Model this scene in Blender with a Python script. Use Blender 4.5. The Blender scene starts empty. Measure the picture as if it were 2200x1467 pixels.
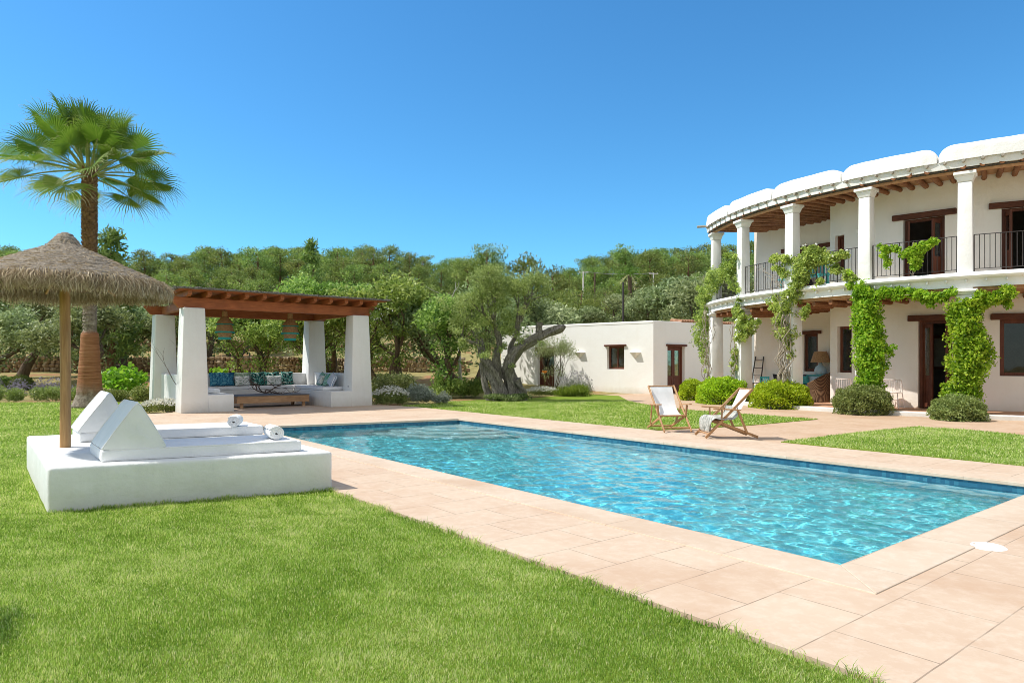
import bpy, bmesh, math, random
import numpy as np
from mathutils import Vector, Matrix, noise

random.seed(11)
RNG = np.random.default_rng(11)
rad = math.radians
SC = bpy.context.scene
COL = SC.collection

# ------------------------------------------------------------------ camera constants (24 mm lens, eye at 1.4 m)
H = 1.4
F = 1467.0
HZ = 780.0


def G(px, py, z=0.0):
    """a point of the photo, taken back to the horizontal plane at height z"""
    y = F * (H - z) / (py - HZ)
    return ((px - 1100.0) / F * y, y, z)


def X(px, y):
    return (px - 1100.0) / F * y


def Zat(py, y):
    return H + (HZ - py) / F * y


# pool frame: B runs across the pool, A runs along it
PC = (2.243, 4.647)
VB = (0.7822, 0.6231)
VA = (-0.6231, 0.7822)
ROTP = math.atan2(VB[1], VB[0])


def L(b, a, z=0.0):
    return (PC[0] + VB[0] * b + VA[0] * a, PC[1] + VB[1] * b + VA[1] * a, z)


def toL(x, y):
    dx, dy = x - PC[0], y - PC[1]
    return (dx * VB[0] + dy * VB[1], dx * VA[0] + dy * VA[1])


# ------------------------------------------------------------------ object helpers
def tag(o, label=None, cat=None, group=None, kind=None):
    if label:
        o['label'] = label
    if cat:
        o['category'] = cat
    if group:
        o['group'] = group
    if kind:
        o['kind'] = kind
    return o


def thing(name, label, cat, loc=(0, 0, 0), rz=0.0, group=None):
    o = bpy.data.objects.new(name, None)
    COL.objects.link(o)
    o.location = loc
    o.rotation_euler = (0, 0, rz)
    o.empty_display_size = 0.2
    return tag(o, label, cat, group)


def root_matrix(o):
    m = Matrix.LocRotScale(o.location, o.rotation_euler, o.scale)
    if o.parent:
        m = root_matrix(o.parent) @ m
    return m


class MB:
    """collects polygons; build() links them as one mesh object"""

    def __init__(self):
        self.v = []
        self.f = []

    def add(self, vs, fs):
        n = len(self.v)
        self.v += [tuple(p) for p in vs]
        self.f += [tuple(i + n for i in f) for f in fs]
        return self

    def box(self, c, s, rot=0.0, pitch=0.0, roll=0.0):
        return self.frus(c, s, s, rot, pitch, roll)

    def frus(self, c, s, st, rot=0.0, pitch=0.0, roll=0.0):
        hx, hy, hz = s[0] / 2, s[1] / 2, s[2] / 2
        tx, ty = st[0] / 2, st[1] / 2
        p = [(-hx, -hy, -hz), (hx, -hy, -hz), (hx, hy, -hz), (-hx, hy, -hz), (-tx, -ty, hz), (tx, -ty, hz), (tx, ty, hz), (-tx, ty, hz)]
        M = Matrix.Rotation(rot, 3, 'Z') @ Matrix.Rotation(pitch, 3, 'Y') @ Matrix.Rotation(roll, 3, 'X')
        C = Vector(c)
        return self.add([C + M @ Vector(q) for q in p],
                        [(0, 3, 2, 1), (4, 5, 6, 7), (0, 1, 5, 4), (1, 2, 6, 5), (2, 3, 7, 6), (3, 0, 4, 7)])

    def bar(self, p0, p1, w, h, up=(0, 0, 1)):
        """square bar from p0 to p1"""
        p0, p1 = Vector(p0), Vector(p1)
        d = (p1 - p0).normalized()
        u = Vector(up)
        s = d.cross(u)
        if s.length < 1e-4:
            s = d.cross(Vector((0, 1, 0)))
        s.normalize()
        t = s.cross(d)
        vs = []
        for p in (p0, p1):
            for a, b in ((-1, -1), (1, -1), (1, 1), (-1, 1)):
                vs.append(p + s * (a * w / 2) + t * (b * h / 2))
        return self.add(vs, [(0, 3, 2, 1), (4, 5, 6, 7), (0, 1, 5, 4), (1, 2, 6, 5), (2, 3, 7, 6), (3, 0, 4, 7)])

    def tube(self, pts, radii, n=8, rfun=None, cap=True):
        pts = [Vector(p) for p in pts]
        if not hasattr(radii, '__len__'):
            radii = [radii] * len(pts)
        m = len(pts)
        ref = Vector((0, 0, 1))
        d0 = (pts[1] - pts[0]).normalized()
        if abs(d0.dot(ref)) > 0.9:
            ref = Vector((1, 0, 0))
        s = d0.cross(ref).normalized()
        vs = []
        for i, p in enumerate(pts):
            d = (pts[min(i + 1, m - 1)] - pts[max(i - 1, 0)])
            if d.length < 1e-9:
                d = d0
            d.normalize()
            s = (s - d * s.dot(d))
            if s.length < 1e-6:
                s = d.orthogonal()
            s.normalize()
            t = d.cross(s)
            for k in range(n):
                an = 2 * math.pi * k / n
                r = radii[i]
                if rfun:
                    r *= rfun(an, i / (m - 1), p)
                vs.append(p + s * (math.cos(an) * r) + t * (math.sin(an) * r))
        fs = []
        for i in range(m - 1):
            for k in range(n):
                a, b = i * n + k, i * n + (k + 1) % n
                fs.append((a, b, b + n, a + n))
        if cap:
            fs.append(tuple(reversed(range(n))))
            fs.append(tuple(range((m - 1) * n, m * n)))
        return self.add(vs, fs)

    def lathe(self, prof, c=(0, 0, 0), n=24, jit=None):
        vs, fs = [], []
        for i, (r, z) in enumerate(prof):
            for k in range(n):
                a = 2 * math.pi * k / n
                rr = r * (1 + (jit(a, i) if jit else 0))
                vs.append((c[0] + rr * math.cos(a), c[1] + rr * math.sin(a), c[2] + z))
        for i in range(len(prof) - 1):
            for k in range(n):
                a, b = i * n + k, i * n + (k + 1) % n
                fs.append((a, b, b + n, a + n))
        return self.add(vs, fs)

    def prism(self, poly, z0, z1):
        n = len(poly)
        area = sum(poly[i][0] * poly[(i + 1) % n][1] - poly[(i + 1) % n][0] * poly[i][1] for i in range(n))
        if area < 0:
            poly = list(reversed(poly))
        vs = [(p[0], p[1], z0) for p in poly] + [(p[0], p[1], z1) for p in poly]
        fs = [tuple(reversed(range(n))), tuple(range(n, 2 * n))]
        fs += [(i, (i + 1) % n, (i + 1) % n + n, i + n) for i in range(n)]
        return self.add(vs, fs)

    def quad(self, a, b, c, d):
        return self.add([a, b, c, d], [(0, 1, 2, 3)])

    def grid(self, fn, nu, nv):
        vs = [fn(i / nu, j / nv) for j in range(nv + 1) for i in range(nu + 1)]
        fs = [(j * (nu + 1) + i, j * (nu + 1) + i + 1, (j + 1) * (nu + 1) + i + 1, (j + 1) * (nu + 1) + i) for j in range(nv) for i in range(nu)]
        return self.add(vs, fs)

    def build(self, name, mat, parent=None, world=False, smooth=False, origin=None, bevel=0.0, seg=2, rot=None, weld=False, disp=None, merge=None, cuts=0):
        vs = self.v
        if world and parent is not None:
            inv = root_matrix(parent).inverted()
            vs = [tuple(inv @ Vector(p)) for p in vs]
        if origin is not None:
            M = Matrix.Translation(origin) @ Matrix.Rotation(rot or 0.0, 4, 'Z')
            inv = M.inverted()
            vs = [tuple(inv @ Vector(p)) for p in vs]
        me = bpy.data.meshes.new(name)
        me.from_pydata(vs, [], self.f)
        if weld or bevel > 0 or disp or cuts:
            bm = bmesh.new()
            bm.from_mesh(me)
            if weld:
                bmesh.ops.remove_doubles(bm, verts=bm.verts, dist=0.0005)
            bmesh.ops.recalc_face_normals(bm, faces=bm.faces)
            if bevel > 0:
                es = [e for e in bm.edges if len(e.link_faces) == 2 and e.calc_face_angle(0) > 0.5]
                if es:
                    bmesh.ops.bevel(bm, geom=es, offset=bevel, segments=seg, affect='EDGES', profile=0.5, clamp_overlap=True)
            if cuts:
                es = [e for e in bm.edges if e.calc_length() > 0.15]
                bmesh.ops.subdivide_edges(bm, edges=es, cuts=cuts, use_grid_fill=True)
            if disp:
                amp, fr = disp
                bm.normal_update()
                for v in bm.verts:
                    v.co += v.normal * (noise.noise(v.co * fr) * amp + noise.noise(v.co * fr * 3.1) * amp * 0.4)
            bm.to_mesh(me)
            bm.free()
        if smooth:
            me.shade_smooth()
            if smooth != 'all':
                try:
                    me.set_sharp_from_angle(angle=rad(40))
                except Exception:
                    pass
        o = bpy.data.objects.new(name, me)
        COL.objects.link(o)
        if mat:
            me.materials.append(mat)
        if parent is not None:
            o.parent = parent
        if origin is not None:
            o.location = origin
            o.rotation_euler = (0, 0, rot or 0.0)
        return o


def np_mesh(name, V, Q, mat, parent=None, tint=None, origin=None):
    """numpy quads or triangles (Q has 3 or 4 columns)"""
    V = np.asarray(V, dtype=np.float32)
    if origin is not None:
        V = V - np.asarray(origin, dtype=np.float32)
    Q = np.asarray(Q, dtype=np.int32)
    me = bpy.data.meshes.new(name)
    k = Q.shape[1]
    me.vertices.add(len(V))
    me.vertices.foreach_set('co', V.ravel())
    me.loops.add(Q.size)
    me.loops.foreach_set('vertex_index', Q.ravel())
    me.polygons.add(len(Q))
    me.polygons.foreach_set('loop_start', np.arange(0, Q.size, k, dtype=np.int32))
    me.polygons.foreach_set('loop_total', np.full(len(Q), k, dtype=np.int32))
    if tint is not None:
        at = me.attributes.new('tint', 'FLOAT', 'POINT')
        at.data.foreach_set('value', np.asarray(tint, dtype=np.float32))
    me.update(calc_edges=True)
    o = bpy.data.objects.new(name, me)
    COL.objects.link(o)
    me.materials.append(mat)
    if parent is not None:
        o.parent = parent
    if origin is not None:
        o.location = origin
    return o


def unit(a):
    return a / np.maximum(np.linalg.norm(a, axis=-1, keepdims=True), 1e-9)


class LB:
    """leaf builder: many small leaf-shaped quads"""

    def __init__(self):
        self.V = []
        self.T = []

    def leaves(self, C, ln, w, up=0.0, tint=0.5, tvar=0.25, out=None, outw=0.0):
        C = np.asarray(C, dtype=np.float64)
        n = len(C)
        if n == 0:
            return self
        d = RNG.normal(size=(n, 3))
        d[:, 2] += up
        if out is not None:
            d += out * outw
        d = unit(d)
        s = unit(np.cross(d, RNG.normal(size=(n, 3))))
        l = ln * RNG.uniform(0.65, 1.3, size=(n, 1)) / 2
        ww = w * RNG.uniform(0.7, 1.25, size=(n, 1)) / 2
        P = np.stack([C - d * l, C + s * ww + d * l * 0.1, C + d * l, C - s * ww + d * l * 0.1], axis=1)
        self.V.append(P.reshape(-1, 3))
        t = np.clip((tint if hasattr(tint, '__len__') else np.full(n, tint)) + RNG.normal(size=n) * tvar, 0, 1)
        self.T.append(np.repeat(t, 4))
        return self

    def clump(self, c, r, n, ln, w, up=0.0, tint=0.5, tvar=0.2):
        """leaves through an ellipsoid, denser near its skin"""
        u = unit(RNG.normal(size=(n, 3)))
        rr = RNG.uniform(0, 1, size=(n, 1)) ** 0.45
        P = np.asarray(c) + u * rr * np.asarray(r)
        return self.leaves(P, ln, w, up, tint, tvar, out=u, outw=0.6)

    def build(self, name, mat, parent=None, world=False, origin=None):
        V = np.concatenate(self.V)
        T = np.concatenate(self.T)
        if world and parent is not None:
            inv = np.array(root_matrix(parent).inverted())
            V = V @ inv[:3, :3].T + inv[:3, 3]
        return np_mesh(name, V, np.arange(len(V)).reshape(-1, 4), mat, parent, T, origin)


def copy_tree(o, parent=None):
    c = o.copy()
    COL.objects.link(c)
    if parent is not None:
        c.parent = parent
    for ch in list(o.children):
        copy_tree(ch, c)
    return c


USED = set()


def place(proto, loc, rz=0.0, sc=1.0, label=None, group=None):
    o = proto
    if proto.name in USED:
        o = copy_tree(proto)
    else:
        USED.add(proto.name)
    o.location = loc
    o.rotation_euler = (0, 0, rz)
    o.scale = (sc, sc, sc) if not hasattr(sc, '__len__') else sc
    return tag(o, label, None, group)


# ------------------------------------------------------------------ materials
MATS = {}


class NT:
    def __init__(self, name):
        self.m = bpy.data.materials.new(name)
        self.m.use_nodes = True
        self.t = self.m.node_tree
        self.t.nodes.clear()
        self.out = self.t.nodes.new('ShaderNodeOutputMaterial')

    def n(self, typ, **kw):
        nd = self.t.nodes.new('ShaderNode' + typ)
        for k, v in kw.items():
            if k.startswith('_'):
                setattr(nd, k[1:], v)
            else:
                self.set(nd, k.replace('__', ' '), v)
        return nd

    def set(self, nd, k, v):
        s = nd.inputs[int(k[1:])] if (k[0] == 'i' and k[1:].isdigit()) else nd.inputs[k]
        if isinstance(v, bpy.types.NodeSocket):
            self.t.links.new(v, s)
        elif isinstance(v, bpy.types.Node):
            self.t.links.new(v.outputs[0], s)
        else:
            if hasattr(v, '__len__') and len(v) == 3 and s.type == 'RGBA':
                v = (*v, 1)
            s.default_value = v

    def coord(self, kind='Object', scale=(1, 1, 1), rot=(0, 0, 0), loc=(0, 0, 0)):
        if kind == 'World':
            src = self.n('NewGeometry').outputs['Position']
        else:
            src = self.n('TexCoord').outputs[kind]
        return self.n('Mapping', Vector=src, Scale=scale, Rotation=rot, Location=loc).outputs[0]

    def noise(self, vec, scale=5, detail=4, rough=0.55, dist=0.0):
        return self.n('TexNoise', Vector=vec, Scale=scale, Detail=detail, Roughness=rough, Distortion=dist).outputs['Fac']

    def ramp(self, fac, stops):
        r = self.n('ValToRGB', Fac=fac)
        e = r.color_ramp.elements
        while len(e) > 1:
            e.remove(e[-1])
        e[0].position = stops[0][0]
        e[0].color = (*stops[0][1], 1)
        for p, c in stops[1:]:
            k = e.new(p)
            k.color = (*c, 1)
        return r.outputs[0]

    def mix(self, a, b, fac=0.5, mode='MIX'):
        m = self.n('MixRGB', _blend_type=mode)
        self.set(m, 'Fac', fac)
        self.set(m, 'Color1', a)
        self.set(m, 'Color2', b)
        return m.outputs[0]

    def math(self, op, a, b=0.0, c=None):
        m = self.n('Math', _operation=op)
        self.set(m, 'i0', a)
        self.set(m, 'i1', b)
        if c is not None:
            self.set(m, 'i2', c)
        return m.outputs[0]

    def bump(self, h, strength=0.3, dist=0.02, normal=None):
        b = self.n('Bump', Height=h, Strength=strength, Distance=dist)
        if normal is not None:
            self.set(b, 'Normal', normal)
        return b.outputs[0]

    def principled(self, col, rough=0.6, normal=None, spec=0.4, **kw):
        p = self.n('BsdfPrincipled')
        self.set(p, 'Base Color', col)
        self.set(p, 'Roughness', rough)
        self.set(p, 'Specular IOR Level', spec)
        if normal is not None:
            self.set(p, 'Normal', normal)
        for k, v in kw.items():
            self.set(p, k.replace('__', ' '), v)
        return p.outputs[0]

    def done(self, sh):
        self.t.links.new(sh, self.out.inputs['Surface'])
        return self.m


def basic(name, c1, c2, scale=4.0, rough=0.7, bump=0.2, bscale=20.0, bd=0.01, spec=0.3, coord='Object', stretch=(1, 1, 1), lo=0.35, hi=0.65):
    t = NT(name)
    v = t.coord(coord, scale=stretch)
    col = t.ramp(t.noise(v, scale, 5, 0.6), [(lo, c1), (hi, c2)])
    nrm = t.bump(t.noise(v, bscale, 4), bump, bd) if bump > 0 else None
    return t.done(t.principled(col, rough, nrm, spec))


def plaster(name, base, dirt, dirt_amt=0.25, bump=0.35, low=True):
    t = NT(name)
    v = t.coord('World')
    n1 = t.noise(v, 0.9, 6, 0.6)
    n2 = t.noise(v, 6.0, 5, 0.6)
    col = t.mix(base, dirt, t.math('MULTIPLY', t.ramp(n1, [(0.42, (0, 0, 0)), (0.75, (1, 1, 1))]), dirt_amt))
    streak = t.noise(t.coord('World', scale=(3.0, 3.0, 0.35)), 1.6, 5, 0.65)
    col = t.mix(col, dirt, t.math('MULTIPLY', t.ramp(streak, [(0.52, (0, 0, 0)), (0.8, (1, 1, 1))]), dirt_amt * 0.8))
    if low:
        z = t.n('SeparateXYZ', Vector=t.n('NewGeometry').outputs['Position']).outputs[2]
        zz = t.math('ADD', z, t.math('MULTIPLY', n2, 0.25))
        splash = t.n('MapRange', Value=zz, i1=0.1, i2=0.45, i3=0.5, i4=0.0).outputs[0]
        col = t.mix(col, (dirt[0] * 0.8, dirt[1] * 0.72, dirt[2] * 0.6), splash)
    h = t.math('ADD', t.math('MULTIPLY', t.noise(v, 2.2, 3), 1.0), t.math('MULTIPLY', t.noise(v, 28.0, 4, 0.7), 0.18))
    return t.done(t.principled(col, 0.85, t.bump(h, bump, 0.04), 0.2))


def wood(name, c1, c2, grain=(1, 14, 14), rough=0.55, bump=0.25, knots=True):
    t = NT(name)
    v = t.coord('Object', scale=grain)
    g = t.noise(v, 2.2, 6, 0.65, 0.4)
    col = t.ramp(g, [(0.3, c1), (0.68, c2)])
    big = t.noise(t.coord('Object'), 1.7, 3)
    col = t.mix(col, (c1[0] * 0.5, c1[1] * 0.5, c1[2] * 0.5), t.math('MULTIPLY', t.ramp(big, [(0.5, (0, 0, 0)), (0.8, (1, 1, 1))]), 0.6))
    return t.done(t.principled(col, rough, t.bump(g, bump, 0.01), 0.3))


def leafmat(name, stops, trans=0.35, rough=0.5, hue=0.02, val=0.25, spec=0.35):
    t = NT(name)
    tint = t.n('Attribute', _attribute_name='tint').outputs['Fac']
    col = t.ramp(tint, stops)
    oi = t.n('ObjectInfo').outputs['Random']
    hs = t.n('HueSaturation', Color=col)
    t.set(hs, 'Hue', t.math('MULTIPLY_ADD', oi, hue * 2, 0.5 - hue))
    t.set(hs, 'Value', t.math('MULTIPLY_ADD', oi, val, 1 - val / 2))
    p = t.principled(hs.outputs[0], rough, None, spec)
    tr = t.n('BsdfTranslucent', Color=t.mix(hs.outputs[0], (1.0, 1.0, 0.35), 0.35, 'MULTIPLY'))
    m = t.n('MixShader', Fac=trans)
    t.set(m, 'i1', p)
    t.set(m, 'i2', tr)
    return t.done(m.outputs[0])


def metal(name, c, rough=0.5):
    t = NT(name)
    v = t.coord()
    return t.done(t.principled(t.mix(c, (c[0] * 1.6 + .01, c[1] * 1.4 + .01, c[2] * 1.3 + .01), t.noise(v, 9)), rough, None, 0.5))


M = {}
M['white'] = plaster('white_plaster', (0.80, 0.80, 0.78), (0.58, 0.56, 0.50), 0.30, 0.45)
M['plat'] = plaster('platform_plaster', (0.83, 0.83, 0.81), (0.55, 0.57, 0.53), 0.36, 0.7)
M['villa'] = plaster('villa_plaster', (0.88, 0.87, 0.84), (0.60, 0.56, 0.48), 0.34, 0.6, False)
M['cream'] = plaster('porch_plaster', (0.91, 0.835, 0.745), (0.76, 0.64, 0.52), 0.30, 0.5)
M['annex'] = plaster('annex_plaster', (0.88, 0.865, 0.82), (0.68, 0.62, 0.52), 0.16, 0.3)
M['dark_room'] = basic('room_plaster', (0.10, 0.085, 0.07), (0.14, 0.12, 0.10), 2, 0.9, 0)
M['pine_pole'] = wood('pine_pole_wood', (0.34, 0.17, 0.065), (0.56, 0.33, 0.14), (22, 22, 1.2), 0.6)
M['stain'] = wood('stained_beam_wood', (0.26, 0.075, 0.026), (0.45, 0.150, 0.055), (1.5, 16, 16), 0.55)
M['stain_y'] = wood('stained_rafter_wood', (0.25, 0.075, 0.026), (0.44, 0.155, 0.055), (16, 1.5, 16), 0.55)
M['door'] = wood('door_wood', (0.085, 0.026, 0.013), (0.17, 0.052, 0.026), (14, 14, 1.5), 0.5)
M['lintel'] = wood('lintel_wood', (0.07, 0.024, 0.013), (0.15, 0.05, 0.024), (4, 4, 14), 0.65)
M['log'] = wood('log_wood', (0.16, 0.06, 0.026), (0.36, 0.16, 0.07), (5, 5, 5), 0.75)
M['log_end'] = basic('weathered_log_end', (0.28, 0.25, 0.20), (0.42, 0.38, 0.31), 20, 0.85, 0.3)
M['ceil'] = wood('ceiling_board_wood', (0.38, 0.185, 0.08), (0.54, 0.29, 0.14), (3, 3, 3), 0.7)
M['reed_dark'] = basic('dark_reed', (0.04, 0.034, 0.028), (0.13, 0.11, 0.09), 14, 0.9, 0.6, 30, 0.02)
M['teak'] = wood('teak_wood', (0.33, 0.165, 0.072), (0.55, 0.32, 0.155), (12, 12, 2), 0.5)
M['pallet'] = wood('reclaimed_wood', (0.36, 0.19, 0.09), (0.60, 0.37, 0.20), (1.5, 14, 14), 0.6)
M['canvas'] = basic('white_canvas', (0.76, 0.76, 0.75), (0.84, 0.84, 0.83), 6, 0.9, 0.15, 140, 0.003)
M['cushion'] = basic('mattress_vinyl', (0.75, 0.76, 0.77), (0.84, 0.84, 0.85), 2.5, 0.55, 0.9, 4, 0.022)
M['towel'] = basic('white_terry', (0.78, 0.78, 0.77), (0.86, 0.86, 0.85), 40, 0.95, 0.8, 130, 0.006)
M['throw'] = basic('grey_fringed_cloth', (0.22, 0.23, 0.20), (0.62, 0.60, 0.54), 14, 0.95, 0.4, 60, 0.006, stretch=(1, 3, 1))
M['iron'] = metal('dark_iron', (0.030, 0.024, 0.022), 0.55)
M['steel'] = metal('grey_steel', (0.30, 0.31, 0.32), 0.45)
M['wht_metal'] = metal('white_painted_metal', (0.72, 0.70, 0.68), 0.5)
M['teal'] = basic('teal_paint', (0.05, 0.30, 0.30), (0.08, 0.40, 0.38), 8, 0.6, 0.1)
M['bluewhite'] = basic('pale_blue_paint', (0.42, 0.55, 0.60), (0.52, 0.64, 0.68), 5, 0.6, 0.1)
M['terra'] = basic('terracotta_floor', (0.48, 0.25, 0.14), (0.60, 0.35, 0.22), 3, 0.75, 0.15, 12)
M['skimmer'] = basic('white_plastic', (0.78, 0.78, 0.77), (0.84, 0.84, 0.83), 4, 0.4, 0)
M['rattan'] = basic('rattan', (0.30, 0.165, 0.075), (0.52, 0.32, 0.16), 30, 0.7, 0.8, 60, 0.01)
M['tabletop'] = basic('slate_cloth', (0.13, 0.135, 0.14), (0.20, 0.20, 0.205), 5, 0.8, 0.15)
M['drift'] = basic('dark_twig', (0.07, 0.05, 0.042), (0.16, 0.12, 0.10), 12, 0.85, 0.4)
M['black'] = basic('black_fabric', (0.012, 0.012, 0.014), (0.03, 0.03, 0.034), 8, 0.9, 0)
M['tile_red'] = basic('roof_tile_edge', (0.24, 0.11, 0.06), (0.40, 0.22, 0.13), 9, 0.85, 0.4)
M['orange_flower'] = basic('orange_petal', (0.75, 0.18, 0.02), (0.85, 0.28, 0.03), 6, 0.6, 0)
M['gourd'] = basic('gourd', (0.62, 0.30, 0.09), (0.74, 0.42, 0.16), 6, 0.5, 0.1)


def bark(name, c1, c2, sc=(6, 6, 1.6), strength=0.9):
    t = NT(name)
    v = t.coord('Object', scale=sc)
    n = t.noise(v, 3.0, 7, 0.7, 0.8)
    col = t.ramp(n, [(0.32, c1), (0.66, c2)])
    return t.done(t.principled(col, 0.9, t.bump(n, strength, 0.05), 0.15))


M['bark'] = bark('brown_bark', (0.06, 0.042, 0.028), (0.20, 0.145, 0.10))
M['bark_red'] = bark('red_bark', (0.07, 0.04, 0.026), (0.26, 0.15, 0.09))
M['bark_grey'] = bark('grey_bark', (0.040, 0.035, 0.028), (0.36, 0.33, 0.285), (7, 7, 2.0), 1.0)
M['vine_stem'] = bark('pale_vine_stem', (0.26, 0.21, 0.15), (0.55, 0.48, 0.38), (20, 20, 6), 0.5)
M['dead'] = bark('bleached_branch', (0.40, 0.37, 0.32), (0.62, 0.59, 0.54), (10, 10, 4), 0.4)

M['old_olive'] = leafmat('old_olive_leaf', [(0.0, (0.085, 0.140, 0.034)), (0.5, (0.265, 0.360, 0.095)), (1.0, (0.56, 0.64, 0.25))], 0.40)
M['olive'] = leafmat('olive_leaf', [(0.0, (0.090, 0.130, 0.050)), (0.5, (0.255, 0.320, 0.130)), (1.0, (0.58, 0.64, 0.37))], 0.38)
M['carob'] = leafmat('carob_leaf', [(0.0, (0.075, 0.145, 0.022)), (0.5, (0.250, 0.365, 0.072)), (1.0, (0.56, 0.66, 0.20))], 0.42)
M['pine'] = leafmat('pine_needles', [(0.0, (0.062, 0.115, 0.026)), (0.5, (0.220, 0.305, 0.072)), (1.0, (0.46, 0.54, 0.15))], 0.36, hue=0.022, val=0.5)
M['scrub'] = leafmat('scrub_leaf', [(0.0, (0.075, 0.115, 0.034)), (0.5, (0.21, 0.26, 0.085)), (1.0, (0.42, 0.44, 0.19))], 0.3)
M['vine'] = leafmat('vine_leaf', [(0.0, (0.077, 0.165, 0.011)), (0.5, (0.270, 0.440, 0.024)), (1.0, (0.550, 0.660, 0.066))], 0.50)
M['rose'] = leafmat('rambling_leaf', [(0.0, (0.126, 0.184, 0.041)), (0.5, (0.355, 0.459, 0.097)), (1.0, (0.758, 0.826, 0.241))], 0.42)
M['ball'] = leafmat('clipped_leaf', [(0.0, (0.13, 0.22, 0.010)), (0.5, (0.42, 0.57, 0.022)), (1.0, (0.68, 0.76, 0.065))], 0.44)
M['rosemary'] = leafmat('rosemary_leaf', [(0.0, (0.102, 0.144, 0.036)), (0.5, (0.246, 0.318, 0.084)), (1.0, (0.456, 0.516, 0.192))], 0.35)
M['silver'] = leafmat('silver_leaf', [(0.0, (0.14, 0.17, 0.13)), (0.5, (0.27, 0.31, 0.25)), (1.0, (0.46, 0.50, 0.43))], 0.2)
M['fig'] = leafmat('fig_leaf', [(0.0, (0.078, 0.195, 0.013)), (0.5, (0.195, 0.403, 0.026)), (1.0, (0.390, 0.598, 0.065))], 0.45)
M['petal'] = leafmat('white_petal', [(0.0, (0.62, 0.60, 0.55)), (1.0, (0.84, 0.83, 0.80))], 0.3, hue=0, val=0)
M['lav'] = leafmat('lavender_spike', [(0.0, (0.16, 0.14, 0.20)), (1.0, (0.40, 0.36, 0.46))], 0.2, hue=0, val=0)
M['grassy'] = leafmat('ornamental_grass', [(0.0, (0.07, 0.15, 0.015)), (0.5, (0.18, 0.31, 0.03)), (1.0, (0.36, 0.47, 0.08))], 0.4)
M['palm'] = leafmat('palm_frond', [(0.0, (0.055, 0.125, 0.016)), (0.5, (0.150, 0.265, 0.036)), (0.8, (0.34, 0.40, 0.10)), (1.0, (0.70, 0.62, 0.40))], 0.40, 0.5, 0.01, 0.25, 0.25)
M['petiole'] = basic('palm_petiole', (0.22, 0.27, 0.07), (0.36, 0.36, 0.13), 3, 0.5, 0.1)
M['grass'] = leafmat('lawn_blade', [(0.0, (0.095, 0.200, 0.022)), (0.5, (0.350, 0.535, 0.080)), (0.80, (0.72, 0.80, 0.27)), (1.0, (0.90, 0.83, 0.52))], 0.48, 0.55, 0, 0, 0.2)
# ================================================================== SETTING
def sstep(a, b, x):
    t = np.clip((x - a) / (b - a), 0, 1)
    return t * t * (3 - 2 * t)


SIL_X = np.array([-900, -300, 0, 250, 400, 520, 600, 750, 850, 960, 1060, 1150, 1230, 1340, 1500, 1700, 2200, 3000], float)
SIL_Y = np.array([540, 540, 543, 545, 536, 535, 535, 541, 545, 550, 572, 618, 580, 546, 534, 534, 534, 534], float)


def terrain(x, y):
    x = np.asarray(x, float)
    y = np.asarray(y, float)
    px = 1100 + F * x / np.maximum(y, 20)
    sil = np.interp(px, SIL_X, SIL_Y)
    top = H + (HZ - sil) * 130 / F - 6.0
    z = 0.75 * sstep(31, 41, y) + 0.75 * sstep(43.2, 45.5, y)
    z = z + (top - 1.5) * sstep(40, 136, y) ** 0.85
    z = z * np.where(y > 20, 1, 0)
    bump = 0.12 * np.sin(x * 0.7 + y * 0.23) * np.sin(y * 0.5 - x * 0.21) * sstep(34, 48, y)
    return z + bump


def tz(x, y):
    return float(terrain(x, y))


def ground_mat():
    t = NT('dry_earth_and_turf')
    v = t.coord('World')
    n1 = t.noise(v, 0.35, 6, 0.6)
    n2 = t.noise(v, 3.0, 6, 0.7)
    dry = t.ramp(n2, [(0.3, (0.20, 0.17, 0.065)), (0.6, (0.34, 0.29, 0.12)), (0.8, (0.42, 0.35, 0.17))])
    earth = t.ramp(n2, [(0.3, (0.26, 0.13, 0.06)), (0.7, (0.40, 0.23, 0.12))])
    col = t.mix(dry, earth, t.ramp(n1, [(0.52, (0, 0, 0)), (0.62, (1, 1, 1))]))
    y = t.n('SeparateXYZ', Vector=t.n('NewGeometry').outputs['Position']).outputs[1]
    far = t.n('MapRange', Value=y, i1=52.0, i2=75.0).outputs[0]
    hill = t.ramp(n2, [(0.3, (0.055, 0.062, 0.022)), (0.62, (0.13, 0.125, 0.05)), (0.85, (0.26, 0.20, 0.11))])
    col = t.mix(col, hill, far)
    return t.done(t.principled(col, 0.95, t.bump(n2, 0.6, 0.1), 0.1))


xs = np.unique(np.concatenate([np.linspace(-420, -60, 25), np.linspace(-60, -26, 24), np.linspace(-26, 26, 105), np.linspace(26, 60, 24), np.linspace(60, 420, 25)]))
ys = np.unique(np.concatenate([np.linspace(-160, -6, 16), np.linspace(-6, 50, 113), np.linspace(50, 140, 60), np.linspace(140, 420, 25)]))
gx, gy = np.meshgrid(xs, ys)
gz = terrain(gx, gy) - 0.04
lb = (gx - PC[0]) * VB[0] + (gy - PC[1]) * VB[1]
la = (gx - PC[0]) * VA[0] + (gy - PC[1]) * VA[1]
gz = np.where((lb > -0.9) & (lb < 5.7) & (la > -0.9) & (la < 13.7), -2.6, gz)
nx, ny = len(xs), len(ys)
idx = np.arange(nx * ny).reshape(ny, nx)
Q = np.stack([idx[:-1, :-1], idx[:-1, 1:], idx[1:, 1:], idx[1:, :-1]], -1).reshape(-1, 4)
ground = np_mesh('ground', np.stack([gx, gy, gz], -1).reshape(-1, 3), Q, ground_mat())
ground.data.shade_smooth()
tag(ground, 'dry grassy ground rising into a wooded hill behind the garden', 'ground', kind='structure')


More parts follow.
